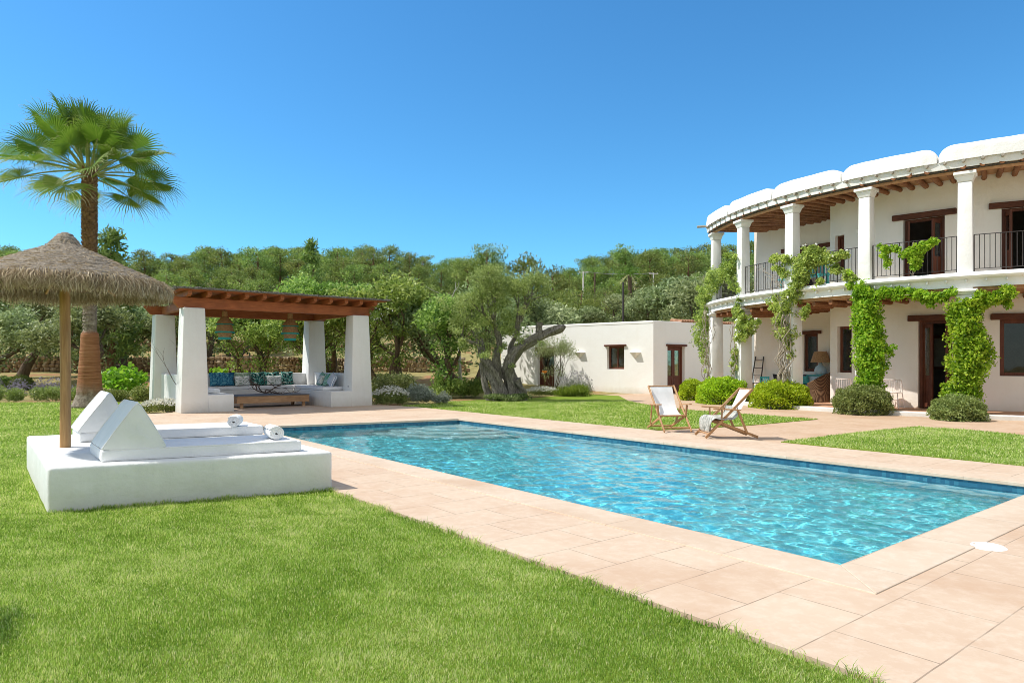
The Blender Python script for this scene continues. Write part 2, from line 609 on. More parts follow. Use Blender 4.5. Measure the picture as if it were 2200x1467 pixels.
def lawn_mat():
    t = NT('lawn_turf')
    v = t.coord('World')
    n1 = t.noise(v, 1.1, 6, 0.65)
    n2 = t.noise(t.coord('World', scale=(1, 1, 1)), 60, 5, 0.7)
    n3 = t.noise(v, 7, 5, 0.7)
    base = t.ramp(n2, [(0.28, (0.10, 0.17, 0.014)), (0.55, (0.22, 0.31, 0.034)), (0.8, (0.36, 0.41, 0.10))])
    base = t.mix(base, (0.33, 0.33, 0.10), t.math('MULTIPLY', t.ramp(n1, [(0.5, (0, 0, 0)), (0.78, (1, 1, 1))]), 0.5))
    base = t.mix(base, (0.09, 0.18, 0.015), t.math('MULTIPLY', t.ramp(n3, [(0.5, (0, 0, 0)), (0.75, (1, 1, 1))]), 0.5))
    return t.done(t.principled(base, 0.9, t.bump(n2, 0.9, 0.03), 0.1))


M['lawn'] = lawn_mat()


def sheet(name, poly, z, mat, label, cat, z0=None, grass=False):
    mb = MB()
    mb.prism(poly, z - 0.06 if z0 is None else z0, z)
    return tag(mb.build(name, mat), label, cat, kind='structure')


LAWN_A = [L(6.47, 17.2)[:2], L(6.47, 12)[:2], L(6.47, 7.1)[:2], G(1440, 922)[:2], G(1592, 914.5)[:2], G(1758, 900)[:2], G(1600, 889)[:2], G(1476, 880)[:2],
          G(1402, 871)[:2], G(1352, 862)[:2], G(1330, 850)[:2], G(1265, 847)[:2], G(1140, 855)[:2], G(1000, 860)[:2], G(860, 872)[:2], L(5.8, 18.5)[:2]]
LAWN_B = [L(6.47, 4.6)[:2], G(1678, 948.5)[:2], G(1820, 931)[:2], G(1968, 916)[:2], G(2090, 924)[:2], G(2200, 935)[:2], G(2420, 957)[:2], L(6.47, -4.0)[:2]]
LAWN_B = LAWN_B[1:]
LAWN_F = [L(-1.57, -7)[:2], L(-1.57, 18.9)[:2], (-11.2, 21.6), (-11.8, 24.3), (-30, 24.3), (-30, 1.0), (-6, -5.0)]
sheet('lawn', LAWN_F, 0.0, M['lawn'], 'main mown green lawn in the foreground around the white daybed', 'lawn')
sheet('lawn', LAWN_A, 0.0, M['lawn'], 'mown lawn beyond the pool in front of the white annex', 'lawn')
sheet('lawn', LAWN_B, 0.0, M['lawn'], 'small wedge of lawn at right between pool deck and villa', 'lawn')


def stone_mat(name, bw, rh, c1, c2, c3, mort, rot=0.0, msize=0.0045):
    t = NT(name)
    v = t.coord('Object', rot=(0, 0, rot))
    wob = t.n('TexNoise', Vector=v, Scale=1.3, Detail=2).outputs['Color']
    vv = t.mix(v, wob, 0.02, 'ADD')
    br = t.n('TexBrick', Vector=vv, _offset=0.42, _offset_frequency=2, _squash=1.0, _squash_frequency=2)
    for k, val in (('Color1', c1), ('Color2', c2), ('Mortar', mort)):
        t.set(br, k, val)
    t.set(br, 'Scale', 1.0)
    t.set(br, 'Mortar Size', msize)
    t.set(br, 'Mortar Smooth', 0.3)
    t.set(br, 'Brick Width', bw)
    t.set(br, 'Row Height', rh)
    n1 = t.noise(v, 1.6, 7, 0.65)
    n2 = t.noise(v, 11, 6, 0.7)
    # the joints are partly filled with dust: hide them in patches
    gap = t.math('MULTIPLY', br.outputs['Fac'], t.ramp(t.noise(v, 2.3, 3), [(0.38, (0.10, 0.10, 0.10)), (0.60, (1, 1, 1))]))
    col = t.mix(c1, c2, t.ramp(n1, [(0.38, (0, 0, 0)), (0.66, (1, 1, 1))]))
    col = t.mix(col, br.outputs['Color'], 0.5)
    col = t.mix(col, c3, t.math('MULTIPLY', t.ramp(n2, [(0.46, (0, 0, 0)), (0.74, (1, 1, 1))]), 0.55))
    stain = t.noise(v, 0.7, 6, 0.6, 0.3)
    col = t.mix(col, (c2[0] * 0.86, c2[1] * 0.74, c2[2] * 0.64), t.math('MULTIPLY', t.ramp(stain, [(0.50, (0, 0, 0)), (0.70, (1, 1, 1))]), 0.6))
    col = t.mix(col, mort, gap)
    h = t.math('SUBTRACT', t.math('MULTIPLY', n2, 0.3), t.math('MULTIPLY', gap, 1.0))
    return t.done(t.principled(col, 0.72, t.bump(h, 0.35, 0.008), 0.3))


M['deck'] = stone_mat('pool_deck_stone', 0.80, 0.50, (0.605, 0.47, 0.345), (0.54, 0.39, 0.275), (0.69, 0.575, 0.455), (0.30, 0.22, 0.155))
M['coping'] = stone_mat('coping_stone', 1.15, 9.0, (0.61, 0.49, 0.37), (0.55, 0.42, 0.305), (0.69, 0.59, 0.48), (0.36, 0.26, 0.19), msize=0.004)
M['path'] = stone_mat('path_stone', 0.42, 0.42, (0.56, 0.40, 0.275), (0.49, 0.33, 0.215), (0.64, 0.50, 0.375), (0.38, 0.265, 0.185))

PATH = [G(1322, 846)[:2], G(1410, 845)[:2], G(1505, 836)[:2], (11.0, 30.5), (16, 24), (24, 16), (24, 6), L(6.3, -6)[:2], L(6.3, 9.0)[:2], (0.8, 20.0), (2.2, 28.0)]
pm = MB()
pm.prism(PATH, -0.05, -0.012)
tag(pm.build('path', M['path']), 'pinkish stone path leading past the lawn to the villa terrace', 'path', kind='structure')

HOLE = [(-0.15, -0.15), (-0.1, 13.0), (5.04, 12.03), (5.0, -0.15)]
dm = MB()
dm.prism([(-1.55, -7), (-0.15, -7), (-0.15, -0.15), (-0.1, 13.0), (-0.1, 18.6), (-1.4, 18.6), (-1.52, 14)], -0.1, 0.016)
dm.prism([(-0.15, -7), (6.45, -7), (6.45, -0.15), (5.0, -0.15), (-0.15, -0.15)], -0.1, 0.016)
dm.prism([(5.0, -0.15), (6.45, -0.15), (6.45, 16.4), (6.15, 18.0), (5.6, 18.6), (5.04, 18.6), (5.04, 12.03)], -0.1, 0.016)
dm.prism([(-0.1, 13.0), (5.04, 12.03), (5.04, 18.6), (-0.1, 18.6)], -0.1, 0.016)
dm.prism([(-0.1, 18.6), (5.6, 18.6), (5.6, 22.4), (-0.1, 22.4)], -0.1, 0.016)
deck = dm.build('pool_deck', M['deck'])
deck.location = (PC[0], PC[1], 0)
deck.rotation_euler = (0, 0, ROTP)
tag(deck, 'pale pink stone deck laid in slabs around the swimming pool', 'deck', kind='structure')

# ------------------------------------------------------------------ swimming pool (local frame: x across, y along)
POOL = [(0, 0), (4.85, 0), (4.89, 11.87), (0.05, 12.83)]
pool = thing('swimming_pool', 'long turquoise swimming pool sunk into the pale stone deck', 'pool', (PC[0], PC[1], 0), ROTP)


def pool_tile(name, c1, c2, c3, size=0.03):
    t = NT(name)
    v = t.coord('Object')
    n = t.noise(v, 3.0, 5, 0.6)
    vo = t.n('TexVoronoi', Vector=v, Scale=1 / size, _distance='CHEBYCHEV')
    t.set(vo, 'Randomness', 0.0)
    cell = t.n('TexWhiteNoise', Vector=t.n('VectorMath', Vector=t.n('VectorMath', i0=v, i1=(1 / size,) * 3, _operation='MULTIPLY').outputs[0], _operation='FLOOR').outputs[0]).outputs['Value']
    col = t.ramp(cell, [(0.0, c1), (0.5, c2), (1.0, c3)])
    col = t.mix(col, c2, t.ramp(n, [(0.3, (0, 0, 0)), (0.7, (0.7, 0.7, 0.7))]))
    return t.done(t.principled(col, 0.4, None, 0.4))


M['pooltile'] = pool_tile('pool_lining', (0.08, 0.50, 0.61), (0.155, 0.645, 0.75), (0.30, 0.79, 0.86), 0.05)
M['band'] = pool_tile('waterline_mosaic', (0.012, 0.075, 0.14), (0.02, 0.125, 0.20), (0.05, 0.22, 0.30), 0.05)
M['ledge'] = pool_tile('pale_ledge_tile', (0.50, 0.66, 0.70), (0.58, 0.74, 0.78), (0.66, 0.80, 0.84), 0.05)
DEEP = -1.05
fl = MB()
fl.add([(POOL[0][0], POOL[0][1], DEEP - 0.05), (POOL[1][0], POOL[1][1], DEEP - 0.05), (POOL[2][0], POOL[2][1], DEEP - 0.25), (POOL[3][0], POOL[3][1], DEEP - 0.25)], [(0, 1, 2, 3)])
pf = fl.build('pool_floor', M['pooltile'], pool)
for i in range(4):
    a, b = POOL[i], POOL[(i + 1) % 4]
    da = DEEP - 0.05 if a[1] < 5 else DEEP - 0.25
    db = DEEP - 0.05 if b[1] < 5 else DEEP - 0.25
    w = MB().quad((a[0], a[1], da), (b[0], b[1], db), (b[0], b[1], -0.19), (a[0], a[1], -0.19))
    wo = w.build('pool_wall', M['pooltile'], pool)
    t_ = MB().quad((a[0], a[1], -0.19), (b[0], b[1], -0.19), (b[0], b[1], -0.024), (a[0], a[1], -0.024))
    t_.build('tile_band', M['band'], wo)


def offs(poly, d):
    out = []
    n = len(poly)
    for i in range(n):
        p0, p1, p2 = Vector(poly[i - 1]), Vector(poly[i]), Vector(poly[(i + 1) % n])
        d1 = (p1 - p0).normalized()
        d2 = (p2 - p1).normalized()
        n1 = Vector((d1.y, -d1.x))
        n2 = Vector((d2.y, -d2.x))
        b = (n1 + n2).normalized()
        out.append(tuple(p1 + b * (d / b.dot(n1))))
    return out


OUT = offs(POOL, 0.40)
INN = offs(POOL, -0.02)
for i in range(4):
    j = (i + 1) % 4
    mid = Vector(INN[i]).lerp(Vector(INN[j]), 0.5)
    e = Vector(INN[j]) - Vector(INN[i])
    ra = math.atan2(e.y, e.x)
    cp = MB().prism([INN[i], INN[j], OUT[j], OUT[i]], -0.022, 0.024)
    cp.build('coping', M['coping'], pool, origin=(mid.x, mid.y, 0), rot=ra, bevel=0.007, seg=2)
# rounded entry steps in the far right corner
for k, (r, z) in enumerate(((2.3, -0.95), (1.85, -0.7), (1.4, -0.45), (0.95, -0.28))):
    pts = [(4.87, 11.83)]
    for s in range(13):
        an = math.pi + s / 12 * math.pi / 2 - 0.19 * (1 - s / 12)
        pts.append((4.87 + r * math.cos(an), 11.83 + r * math.sin(an)))
    MB().prism(pts, DEEP - 0.4, z).build('pool_step', M['ledge'], pool)


MB().prism([(4.70, 0.0), (4.85, 0.0), (4.89, 11.80), (4.74, 11.85)], -0.42, -0.215).build('pool_ledge', M['ledge'], pool)


AMP = 0.0072


def wave_h(u, v):
    """height of the ripples"""
    h = np.zeros_like(u)
    r = np.random.default_rng(5)
    for k in range(46):
        lam = 0.105 * (1.07 ** (k % 23)) * r.uniform(0.9, 1.1)
        th = r.normal(2.4, 0.95)
        ph = r.uniform(0, 6.28)
        warp = 0.35 * np.sin(u * r.uniform(0.6, 2.2) + r.uniform(0, 6)) + 0.35 * np.sin(v * r.uniform(0.6, 2.2) + r.uniform(0, 6))
        q = (u * math.cos(th) + v * math.sin(th)) * 2 * math.pi / lam + ph + warp * 2.2
        h += lam ** 1.6 * np.sin(q) * (0.65 + 0.35 * np.sin(u * r.uniform(0.3, 1.3) + v * r.uniform(0.3, 1.3) + ph))
    return h


NU, NV = 300, 760
uu, vv = np.meshgrid(np.linspace(0, 1, NU), np.linspace(0, 1, NV))
P0, P1, P2, P3 = [np.array(p) for p in POOL]
xy = (P0[None, None] * ((1 - uu) * (1 - vv))[..., None] + P1[None, None] * (uu * (1 - vv))[..., None] + P2[None, None] * (uu * vv)[..., None] + P3[None, None] * ((1 - uu) * vv)[..., None])
wz = -0.095 + wave_h(xy[..., 0], xy[..., 1]) * AMP
idx = np.arange(NU * NV).reshape(NV, NU)
Q = np.stack([idx[:-1, :-1], idx[:-1, 1:], idx[1:, 1:], idx[1:, :-1]], -1).reshape(-1, 4)


def water_mat():
    t = NT('pool_water_surface')
    v = t.coord('Object')
    b = t.bump(t.noise(t.coord('Object', scale=(1.0, 1.3, 1.0)), 15, 3, 0.6), 0.30, 0.012)
    b2 = t.bump(t.noise(v, 15, 2, 0.5), 0.10, 0.010)
    rf = t.n('BsdfRefraction', Color=(0.88, 0.99, 0.98), Roughness=0.0, IOR=1.33, Normal=b2)
    tr = t.n('BsdfTransparent', Color=(0.82, 0.99, 1.0))
    m0 = t.n('MixShader', Fac=0.06)
    t.set(m0, 'i1', rf.outputs[0])
    t.set(m0, 'i2', tr.outputs[0])
    gl = t.n('BsdfGlossy', Color=(1, 1, 1), Roughness=0.03, Normal=b)
    fr = t.n('Fresnel', IOR=1.33, Normal=b)
    m = t.n('MixShader', Fac=fr.outputs[0])
    t.set(m, 'i1', m0.outputs[0])
    t.set(m, 'i2', gl.outputs[0])
    return t.done(m.outputs[0])


water = np_mesh('pool_water', np.concatenate([xy, wz[..., None]], -1).reshape(-1, 3), Q, water_mat())
water.data.shade_smooth()
water.location = (PC[0], PC[1], 0)
water.rotation_euler = (0, 0, ROTP)
tag(water, 'rippled turquoise water filling the pool', 'water', kind='structure')

sk = MB()
sk.lathe([(0.0, 0.010), (0.012, 0.010), (0.016, 0.006), (0.078, 0.012), (0.084, 0.006), (0.090, 0.006), (0.094, 0.012), (0.108, 0.010), (0.125, 0.0)], n=40)
p = G(2122, 1174, 0.016)
tag(sk.build('skimmer_lid', M['skimmer'], origin=None, smooth=True), 'round white skimmer lid set in the deck near the pool corner', 'skimmer lid').location = p
# ================================================================== ROUND VILLA
HC = (18.07, 25.94)
RW = 8.8      # inner wall
RC = 10.26    # columns


def hp(a, r, z=0.0):
    return (HC[0] + r * math.cos(rad(a)), HC[1] + r * math.sin(rad(a)), z)


def ang_at(px, r):
    """angle at which the ray through photo column px first meets radius r"""
    k = (px - 1100.0) / F
    # (k*y - cx)^2 + (y - cy)^2 = r^2
    A = k * k + 1
    B = -2 * (k * HC[0] + HC[1])
    C = HC[0] ** 2 + HC[1] ** 2 - r * r
    y = (-B - math.sqrt(max(B * B - 4 * A * C, 0))) / (2 * A)
    return math.degrees(math.atan2(y - HC[1], k * y - HC[0])) % 360


def arc(mb, a0, a1, prof, step=1.5, cap=True, ztop=None):
    n = max(2, int(abs(a1 - a0) / step) + 1)
    m = len(prof)
    vs, fs = [], []
    for i in range(n):
        a = a0 + (a1 - a0) * i / (n - 1)
        for (r, z) in prof:
            vs.append(hp(a, r, z))
    for i in range(n - 1):
        for k in range(m):
            p, q = i * m + k, i * m + (k + 1) % m
            fs.append((p, q, q + m, p + m))
    if cap:
        fs.append(tuple(range(m)))
        fs.append(tuple(reversed(range((n - 1) * m, n * m))))
    return mb.add(vs, fs)


def wall_faces(mb, S, t0, t1, z0, z1, openings, tstep, depth):
    ts = {t0, t1}
    n = max(1, int((t1 - t0) / tstep))
    for i in range(n + 1):
        ts.add(t0 + (t1 - t0) * i / n)
    zs = {z0, z1}
    for o in openings:
        ts |= {o[0], o[1]}
        zs |= {o[2], o[3]}
    ts = sorted(t for t in ts if t0 <= t <= t1)
    zs = sorted(zs)
    for i in range(len(ts) - 1):
        for j in range(len(zs) - 1):
            tc, zc = (ts[i] + ts[i + 1]) / 2, (zs[j] + zs[j + 1]) / 2
            hole = any(o[0] < tc < o[1] and o[2] < zc < o[3] for o in openings)
            if not hole:
                for d in (0, depth):
                    mb.quad(S(ts[i], zs[j], d), S(ts[i + 1], zs[j], d), S(ts[i + 1], zs[j + 1], d), S(ts[i], zs[j + 1], d))
    for (a, b, c, d_) in openings:
        mb.quad(S(a, c, 0), S(a, d_, 0), S(a, d_, depth), S(a, c, depth))
        mb.quad(S(b, c, 0), S(b, c, depth), S(b, d_, depth), S(b, d_, 0))
        mb.quad(S(a, c, 0), S(a, c, depth), S(b, c, depth), S(b, c, 0))
        mb.quad(S(a, d_, 0), S(b, d_, 0), S(b, d_, depth), S(a, d_, depth))


def glass_mat(name, tintc, refl=1.0):
    t = NT(name)
    v = t.coord('World')
    b = t.bump(t.noise(v, 1.2, 2), 0.05, 0.05)
    tr = t.n('BsdfTransparent', Color=tintc)
    gl = t.n('BsdfGlossy', Color=(refl, refl, refl), Roughness=0.02, Normal=b)
    fr = t.n('Fresnel', IOR=1.5, Normal=b)
    m = t.n('MixShader', Fac=t.math('MULTIPLY', fr.outputs[0], 0.8))
    t.set(m, 'i1', tr.outputs[0])
    t.set(m, 'i2', gl.outputs[0])
    return t.done(m.outputs[0])


M['glass'] = glass_mat('window_glass', (0.75, 0.78, 0.76))

villa = thing('villa', 'two storey round white villa with columned porch and balcony on the right', 'house', (HC[0], HC[1], 0))
A0, A1 = 176.6, 264.0


def Swall(t, z, d):
    return hp(t, RW - d, z)


def opening_fill(root, S, o, depth, kind, leaf=None, lintel=0.32, sill=False, name=None, mull=0, fw=0.085, lz=0.15, glass=True, lmat=None):
    """door or window set at the back of its reveal. o=(t0,t1,z0,z1)"""
    t0, t1, z0, z1 = o
    a = Vector(S(t0, 0, depth * 0.72))
    b = Vector(S(t1, 0, depth * 0.72))
    e = b - a
    wd = e.length
    rot = math.atan2(e.y, e.x)
    c = (a + b) / 2
    hgt = z1 - z0
    E = e.normalized()
    N = Vector((E.y, -E.x, 0))
    front = (Vector(S((t0 + t1) / 2, 0, 0)) - Vector(S((t0 + t1) / 2, 0, 0.5))).normalized()
    if N.dot(front) < 0:
        N = -N
    # the opening's own frame is the part; its pieces are sub-parts
    fm = MB()
    for s in (-1, 1):
        fm.box((c.x + E.x * s * (wd / 2 - fw / 2), c.y + E.y * s * (wd / 2 - fw / 2), z0 + hgt / 2), (fw, 0.09, hgt - 0.002), rot)
    fm.box((c.x, c.y, z1 - fw / 2), (wd - 2 * fw, 0.086, fw), rot)
    if kind == 'window':
        fm.box((c.x, c.y, z0 + fw / 2), (wd - 2 * fw, 0.086, fw), rot)
    for k in range(mull):
        q = -wd / 2 + wd * (k + 1) / (mull + 1)
        fm.box((c.x + E.x * q, c.y + E.y * q, z0 + hgt / 2), (0.055, 0.07, hgt - 2 * fw), rot)
    part = fm.build(name or kind, M['door'], root, True, bevel=0.006, seg=1)
    if glass:
        g = MB().box((c.x, c.y, z0 + hgt / 2), (wd - 2 * fw, 0.012, hgt - 2 * fw), rot)
        g.build('pane', M['glass'], part, True)
    if lintel:
        f0 = (Vector(S(t0, 0, 0)) + Vector(S(t1, 0, 0))) / 2
        lm = MB().box((f0.x + N.x * 0.012, f0.y + N.y * 0.012, z1 + lz / 2 - 0.01), (wd + lintel * 2, 0.16, lz), rot, 0.008)
        lm.build('lintel', lmat or M['lintel'], part, True, bevel=0.018, seg=2)
    if sill:
        f0 = (Vector(S(t0, 0, 0)) + Vector(S(t1, 0, 0))) / 2
        MB().box((f0.x - N.x * depth * 0.34, f0.y - N.y * depth * 0.34, z0 + 0.012), (wd - 0.01, depth * 0.7, 0.024), rot).build('sill', M['cream'], part, True)
    if leaf:
        for (side, ang) in leaf:
            hinge = c + E * (side * (wd / 2 - fw))
            lw = (wd - 2 * fw) / (2 if len(leaf) > 1 else 1) - 0.01
            d = Vector((-E.x * side, -E.y * side, 0))
            d = Matrix.Rotation(rad(ang), 3, 'Z') @ d
            lr = math.atan2(d.y, d.x)
            m = hinge + d * (lw / 2)
            zb, zt = z0 + 0.015, z1 - fw - 0.01
            hm = MB()
            for q in (0.045, lw - 0.045):
                hm.box((hinge.x + d.x * q, hinge.y + d.y * q, (zb + zt) / 2), (0.09, 0.045, zt - zb), lr)
            for zz in (zb + 0.08, zb + (zt - zb) * 0.36, zt - 0.05):
                hm.box((m.x, m.y, zz), (lw - 0.18, 0.043, 0.12), lr)
            hm.box((m.x, m.y, zb + (zt - zb) * 0.18 + 0.02), (lw - 0.18, 0.022, (zt - zb) * 0.36 - 0.14), lr)
            hl = hm.build('leaf', M['door'], part, True, bevel=0.004, seg=1)
            gz0, gz1 = zb + (zt - zb) * 0.36 + 0.06, zt - 0.11
            hg = MB().box((m.x, m.y, (gz0 + gz1) / 2), (lw - 0.18, 0.01, gz1 - gz0), lr)
            hg.build('leaf_pane', M['glass'], part, True)
    return part


def op(px0, px1, z0, z1):
    a, b = ang_at(px0, RW), ang_at(px1, RW)
    return (min(a, b), max(a, b), z0, z1)


UF = 3.74   # upper floor level
TF = 0.10   # terrace level
CE = 6.56   # ceiling
U1 = op(1941, 2030, UF, 5.60)
U2 = op(2152, 2262, UF, 5.60)
U0 = op(1794, 1814, 4.25, 5.45)
L1 = op(1972, 2046, TF, 2.62)
L2 = op(2148, 2262, 1.05, 2.58)
L0 = op(1799, 1830, 1.08, 2.56)
ACOR = 207.0
wm = MB()
wall_faces(wm, Swall, ACOR, A1, TF - 0.2, CE, [U1, U2, U0, L1, L2, L0], 2.0, 0.26)
# recessed flat wall left of the corner
WL0, WL1 = Vector((11.35, 24.05, 0)), Vector((9.42, 26.55, 0))
WD = (WL1 - WL0).normalized()
WN = Vector((-WD.y, WD.x, 0))      # points outwards (towards the pool)
if WN.x > 0:
    WN = -WN
WLEN = (WL1 - WL0).length


def Sleft(t, z, d):
    p = WL0 + WD * t - WN * d
    return (p.x, p.y, z)


def tleft(px):
    k = (px - 1100.0) / F
    # x = k*y along the wall
    return (k * WL0.y - WL0.x) / (WD.x - k * WD.y)


LLW = (tleft(1757), tleft(1727), 1.10, 2.46)
LUW = (tleft(1771), tleft(1697), UF, 5.52)
wall_faces(wm, Sleft, 0.0, WLEN, TF - 0.2, CE, [LLW, LUW], 1.0, 0.26)
c0 = hp(ACOR, RW)
c1 = hp(ACOR, RW - 0.26)
for (p, q) in ((c0, (WL0.x, WL0.y)), ((WL1.x, WL1.y), (14.2, 29.5)), (hp(A1, RW), hp(A1, 5.2))):
    wm.quad((p[0], p[1], TF - 0.2), (q[0], q[1], TF - 0.2), (q[0], q[1], CE), (p[0], p[1], CE))
wall = wm.build('wall', M['cream'], villa, True)
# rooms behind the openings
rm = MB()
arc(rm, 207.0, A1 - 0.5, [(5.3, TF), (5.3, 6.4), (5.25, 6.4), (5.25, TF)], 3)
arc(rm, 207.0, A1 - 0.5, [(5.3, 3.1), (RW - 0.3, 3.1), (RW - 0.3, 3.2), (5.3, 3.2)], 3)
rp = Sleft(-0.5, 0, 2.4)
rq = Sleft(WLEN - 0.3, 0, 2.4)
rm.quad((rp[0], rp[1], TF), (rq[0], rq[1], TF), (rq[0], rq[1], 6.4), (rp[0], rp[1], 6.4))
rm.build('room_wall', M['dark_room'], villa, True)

opening_fill(villa, Swall, U1, 0.26, 'door', leaf=[(1, 66), (-1, -75)], lintel=0.30, lz=0.16, glass=False)
opening_fill(villa, Swall, U2, 0.26, 'door', leaf=[(1, 70), (-1, -78)], lintel=0.30, lz=0.16, glass=False)
u0f = opening_fill(villa, Swall, U0, 0.26, 'window', lintel=0, fw=0.06, glass=False)
sh_ = MB()
sh_.quad(Swall(U0[0], U0[2], 0.2), Swall(U0[1], U0[2], 0.2), Swall(U0[1], U0[3], 0.2), Swall(U0[0], U0[3], 0.2))
sh_.build('shutter', M['door'], u0f, True)
opening_fill(villa, Swall, L1, 0.26, 'door', leaf=[(1, 86), (-1, -30)], lintel=0.26, lz=0.17, glass=False)
opening_fill(villa, Swall, L2, 0.26, 'window', lintel=0.22, lz=0.17, fw=0.1)
opening_fill(villa, Swall, L0, 0.26, 'window', lintel=0, fw=0.08, sill=True)
opening_fill(villa, Sleft, LLW, 0.20, 'window', lintel=0.14, lz=0.12, fw=0.1)
opening_fill(villa, Sleft, LUW, 0.26, 'door', leaf=[(1, 60), (-1, -60)], lintel=0.32, lz=0.15, glass=False)

# things one sees inside the ground-floor door
pcx = hp(ACOR + 16.8, 5.42, 1.75)
pic = thing('picture_frame', 'dark framed picture hanging inside the open ground floor door', 'picture', pcx, rad(ACOR + 16.8))
pmb = MB()
for s in (-1, 1):
    pmb.box((0, s * 0.42, 0), (0.05, 0.08, 1.1))
    pmb.box((0, 0, s * 0.51), (0.048, 0.76, 0.08))
pmb.build('frame', M['lintel'], pic)
MB().box((-0.005, 0, 0), (0.02, 0.76, 0.94)).build('print', basic('faded_print', (0.32, 0.28, 0.22), (0.42, 0.38, 0.30), 3, 0.9, 0), pic)

# floors, kerb and roof
fm = MB()
arc(fm, A0, A1, [(5.2, -0.1), (10.55, -0.1), (10.55, TF), (5.2, TF)], 1.5)
fm.build('terrace_floor', M['terra'], villa, True)
km = MB()
arc(km, A0, A1, [(10.552, -0.1), (10.82, -0.1), (10.82, TF - 0.012), (10.79, TF + 0.004), (10.552, TF + 0.006)], 1.5)
km.build('terrace_kerb', M['white'], villa, True)
sm = MB()
arc(sm, A0, A1, [(5.2, 3.36), (10.44, 3.36), (10.44, UF - 0.17), (10.56, UF - 0.15), (10.60, UF - 0.10), (10.58, UF - 0.03), (10.52, UF), (5.2, UF)], 1.2)
slab = sm.build('balcony_slab', M['villa'], villa, True, smooth=True)
for i in range(46):
    a = A0 + 2 + i * 2.35
    if a > A1 - 1:
        break
    MB().box(hp(a, 10.49, UF - 0.215), (0.09, 0.035, 0.07), rad(a)).build('bracket', M['villa'], slab, True, bevel=0.01, seg=1)
cm = MB()
arc(cm, A0, A1, [(RW - 0.6, 3.27), (10.36, 3.27), (10.36, 3.358), (RW - 0.6, 3.358)], 1.5)
cm.build('porch_ceiling', M['ceil'], villa, True)
cm = MB()
arc(cm, A0, A1, [(5.0, CE), (10.36, CE), (10.36, CE + 0.04), (5.0, CE + 0.04)], 1.5)
cm.build('gallery_ceiling', M['ceil'], villa, True)
rf = MB()
arc(rf, A0, A1, [(5.0, CE + 0.042), (10.40, CE + 0.042), (10.40, CE - 0.10), (10.50, CE - 0.10), (10.52, CE + 0.10), (5.0, CE + 0.16)], 1.2)
roof = rf.build('roof', M['villa'], villa, True, smooth=True)
# ring beam over the columns and the dark reed line above it
bm_ = MB()
arc(bm_, A0, A1, [(10.28, 6.352), (10.40, 6.352), (10.40, 6.405), (10.28, 6.405)], 1.2)
bm_.build('ring_beam', M['ceil'], villa, True)
bm2 = MB()
n = 420
vs, fs = [], []
for i in range(n):
    a = A0 + (A1 - A0) * i / (n - 1)
    w1, w2 = noise.noise(Vector((a * 0.35, 0, 0))) * 0.035, noise.noise(Vector((a * 2.3, 5, 0))) * 0.02
    lo, hi = 6.407, 6.462 + w1 * 1.2 + w2
    ro = 10.43 + abs(w2) * 1.3 + w1 * 0.5
    for (r, z) in ((10.30, lo), (ro, lo), (ro + 0.03, (lo + hi) / 2), (ro, hi), (10.30, hi)):
        vs.append(hp(a, r, z))
for i in range(n - 1):
    for k in range(5):
        fs.append((i * 5 + k, i * 5 + (k + 1) % 5, (i + 1) * 5 + (k + 1) % 5, (i + 1) * 5 + k))
bm2.add(vs, fs)
bm2.build('reed_layer', M['reed_dark'], villa, True)

# logs carrying the roof; their weathered ends poke out under the parapet
STEP = 13.4
for i in range(51):
    a = 232.5 + 30 - 1.1 - i * (STEP / 6.0)
    if a < A0 + 1:
        break
    r0 = 8.55 if a > ACOR else (7.2 if a > 186 else 5.6)
    j = random.uniform(-0.012, 0.012)
    rr = random.uniform(0.062, 0.078)
    pts = [hp(a + random.uniform(-.15, .15), r, 6.485 + j + random.uniform(-.01, .01)) for r in np.linspace(r0, 10.50, 6)]
    lg = MB().tube(pts, [rr * random.uniform(0.92, 1.08) for _ in pts], 9).build('roof_log', M['log'], villa, True, smooth=True)
    MB().tube([hp(a, 10.44, 6.60), hp(a, 10.635, 6.598 + j)], rr * 0.55, 10).build('log_end', M['log_end'], lg, True, smooth=True)
for i in range(34):
    a = 232.5 + 29 - i * 3.0
    if a < A0 + 3:
        break
    pts = [hp(a + random.uniform(-.15, .15), r, 3.20 + random.uniform(-.01, .01)) for r in np.linspace(8.55 if a > ACOR else 7.6, 10.33, 5)]
    MB().tube(pts, [0.07] * 5, 9).build('porch_log', M['log'], villa, True, smooth=True)

